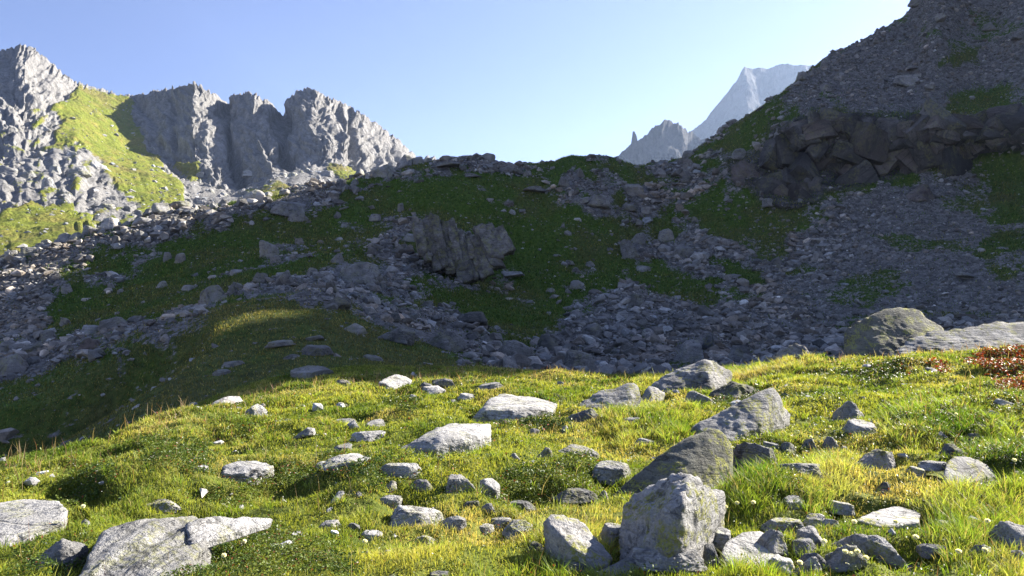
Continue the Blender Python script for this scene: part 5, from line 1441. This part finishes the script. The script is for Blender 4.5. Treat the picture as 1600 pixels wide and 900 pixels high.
def red(P, t, r):
    m = r.random(len(P)); c = lerp((.26, .035, .018), (.32, .10, .025), m)
    return np.where((r.random(len(P)) < .3)[:, None], np.array([[.12, .14, .025]]), c)
shrub_layer('dwarf_shrubs', np.clip(m_sh + 0.05 + .5 * np.clip(fbm(GX[:-1, :-1] / 1.7, GY[:-1, :-1] / 1.7, 21., 3) - .25, 0, 1), 0, 1), 120000, .0085, .11, green, 5)
shrub_layer('red_leaved_shrubs', m_red, 9000, .010, .13, red, 6)

# fluffy seed heads on thin stems, each one a plant of its own
M_FLUFF = plant_material('seed_fluff', .5, .9); M_STEM = plant_material('thin_stem', .2)
def colour_mesh(me, c):
    a = me.color_attributes.new('col', 'FLOAT_COLOR', 'POINT')
    a.data.foreach_set('color', np.tile(np.array([*c, 1], np.float32), len(me.vertices)))
    return me
def seed_head(u, v, label, seed, sway):
    r = np.random.default_rng(seed)
    g = hit(u, v + 26)
    Y = g.y; top = Vector(((u - 800) / F * Y, Y, EYE + (450 - v) / F * Y)); hgt = max(top.z - g.z, .06)
    e = bpy.data.objects.new('seed_head_plant', None); sc.collection.objects.link(e)
    e.location = (top.x - sway * hgt, Y, g.z)
    tag(e, label, 'wildflower', 'white seed heads in the meadow')
    t = np.linspace(0, 1, 7); V, Fc = [], []
    for q in t:
        for a in range(5):
            V.append((sway * hgt * q ** 1.7 + .0016 * math.cos(a * 1.2566), .0016 * math.sin(a * 1.2566), hgt * q))
    for q in range(6):
        for a in range(5): Fc.append((q * 5 + a, q * 5 + (a + 1) % 5, q * 5 + 5 + (a + 1) % 5, q * 5 + 5 + a))
    link('stem', colour_mesh(mesh_np('stem', np.array(V), [np.array(Fc)]), (.16, .17, .05)), M_STEM, e)
    # head: a small core with radiating hairs
    D = r.normal(size=(150, 3)); D /= np.linalg.norm(D, axis=1)[:, None]; D[:, 2] = D[:, 2] * .8 + .1
    rr = .0155 * r.uniform(.75, 1.1, 150)
    s = np.cross(D, r.normal(size=(150, 3))); s /= np.linalg.norm(s, axis=1)[:, None]
    A = np.stack([s * .0007, -s * .0007, D * rr[:, None] + s * .0035, D * rr[:, None] - s * .0035], 1)
    hv = A.reshape(-1, 3) + np.array([sway * hgt, 0, hgt]); b = np.arange(150)[:, None] * 4
    link('fluff', colour_mesh(mesh_np('fluff', hv, [np.concatenate([b, b + 1, b + 3, b + 2], 1)], False), (.92, .91, .88)), M_FLUFF, e)
SEEDS = [(1152, 786, 'tall white seed head beside the largest boulder, left one of the close pair'), (1177, 785, 'tall white seed head beside the largest boulder, right one of the close pair'),
 (1134, 792, 'short white seed head touching the right edge of the largest boulder'), (1400, 815, 'white seed head in front of the flat dark sunken slab, its right half'), (1335, 815, 'white seed head left of the flat dark sunken slab'),
 (1340, 862, 'white seed head right of the egg shaped grey rock, highest of its cluster'), (1331, 866, 'white seed head right of the egg shaped grey rock, lowest of its cluster'), (1321, 862, 'white seed head right of the egg shaped grey rock, leftmost of its cluster'),
 (1288, 846, 'white seed head right of the rounded stone in the small rock pile'), (1250, 893, 'white seed head at the bottom edge by the dark rounded stone'), (1353, 881, 'white seed head left of the layered block near the bottom edge'),
 (1431, 839, 'white seed head right of the rounded rock behind the layered block'), (1498, 873, 'white seed head left of the dark pointed stone near the right edge'), (1539, 873, 'white seed head right of the dark pointed stone near the right edge'),
 (1543, 814, 'brownish white seed head in open grass left of the squared rock at the right edge'), (1585, 719, 'white seed head at the right edge, near the wedge rock with flat bright top'), (1494, 647, 'small white seed head in the shaded bank above the wedge rock'),
 (1267, 683, 'white seed head above the middle dark spiky stone'), (1297, 667, 'white seed head right of the bright ribbed face of the leaning slab'), (570, 846, 'white seed head beside the oval white stone'),
 (350, 868, 'pale seed head among leaves right of the long streaked slab'), (382, 846, 'pale seed head among leaves near the tip of the long streaked slab'), (130, 791, 'pale seed head behind the small pale stone near the left edge slab')]
for q, (u, v, lab) in enumerate(SEEDS): seed_head(u, v, lab, 300 + q, .3 * math.sin(q * 2.1))

# tiny white flowers
P, nr, i, j = sample(AREA * VISC * (T_0 > .6) * (T_0 < 3.5) / (0.6 + (Y_0 / 7.0) ** 1.3) * (0.25 + m_tall + m_sh), 1100, rp)
P = P + np.array([0, 0, 1.0]) * np.minimum(rp.uniform(.05, .12, len(P)), clearance(P))[:, None]
tag(link('white_flowers', leaves('white_flowers', P, .0055 * np.clip(P[:, 1] / 5., 1, 3) * rp.uniform(.6, 1.3, len(P)), lerp((.75, .75, .70), (.70, .55, .5), rp.random(len(P))), rp, 0), M_LEAF), kind='stuff')

# ------------------------------------------------------------------ air
hz = bpy.data.meshes.new('haze')
bm = bmesh.new(); bmesh.ops.create_cube(bm, size=1); bm.to_mesh(hz); bm.free()
HZ = N('haze_air'); HZ.t.nodes.remove(HZ.p)
pv = HZ.new('ShaderNodeVolumePrincipled')
pv.inputs['Color'].default_value = (0.46, 0.62, 0.92, 1)
pv.inputs['Density'].default_value = 0.000105
pv.inputs['Anisotropy'].default_value = 0.4
HZ.l(pv.outputs[0], HZ.out.inputs['Volume'])
ho = link('haze', hz, HZ.m)
zs = [min((o.matrix_world @ Vector(c)).z for c in o.bound_box) for o in sc.objects if o.type == 'MESH' and o.name != 'haze' and o.get('kind') == 'structure']
zt = [max((o.matrix_world @ Vector(c)).z for c in o.bound_box) for o in sc.objects if o.type == 'MESH' and o.name != 'haze' and o.get('kind') == 'structure']
xs = [(o.matrix_world @ Vector(c)) for o in sc.objects if o.type == 'MESH' and o.name != 'haze' and o.get('kind') == 'structure' for c in o.bound_box]
lo = Vector((min(p.x for p in xs) - 5, min(p.y for p in xs) - 5, min(zs) - 1)); hi = Vector((max(p.x for p in xs) + 5, max(p.y for p in xs) + 5, max(zt) + 2))
ho.location = (lo + hi) / 2; ho.scale = hi - lo
tag(ho, kind='stuff')

print('plants', round(time.time() - T0, 1))
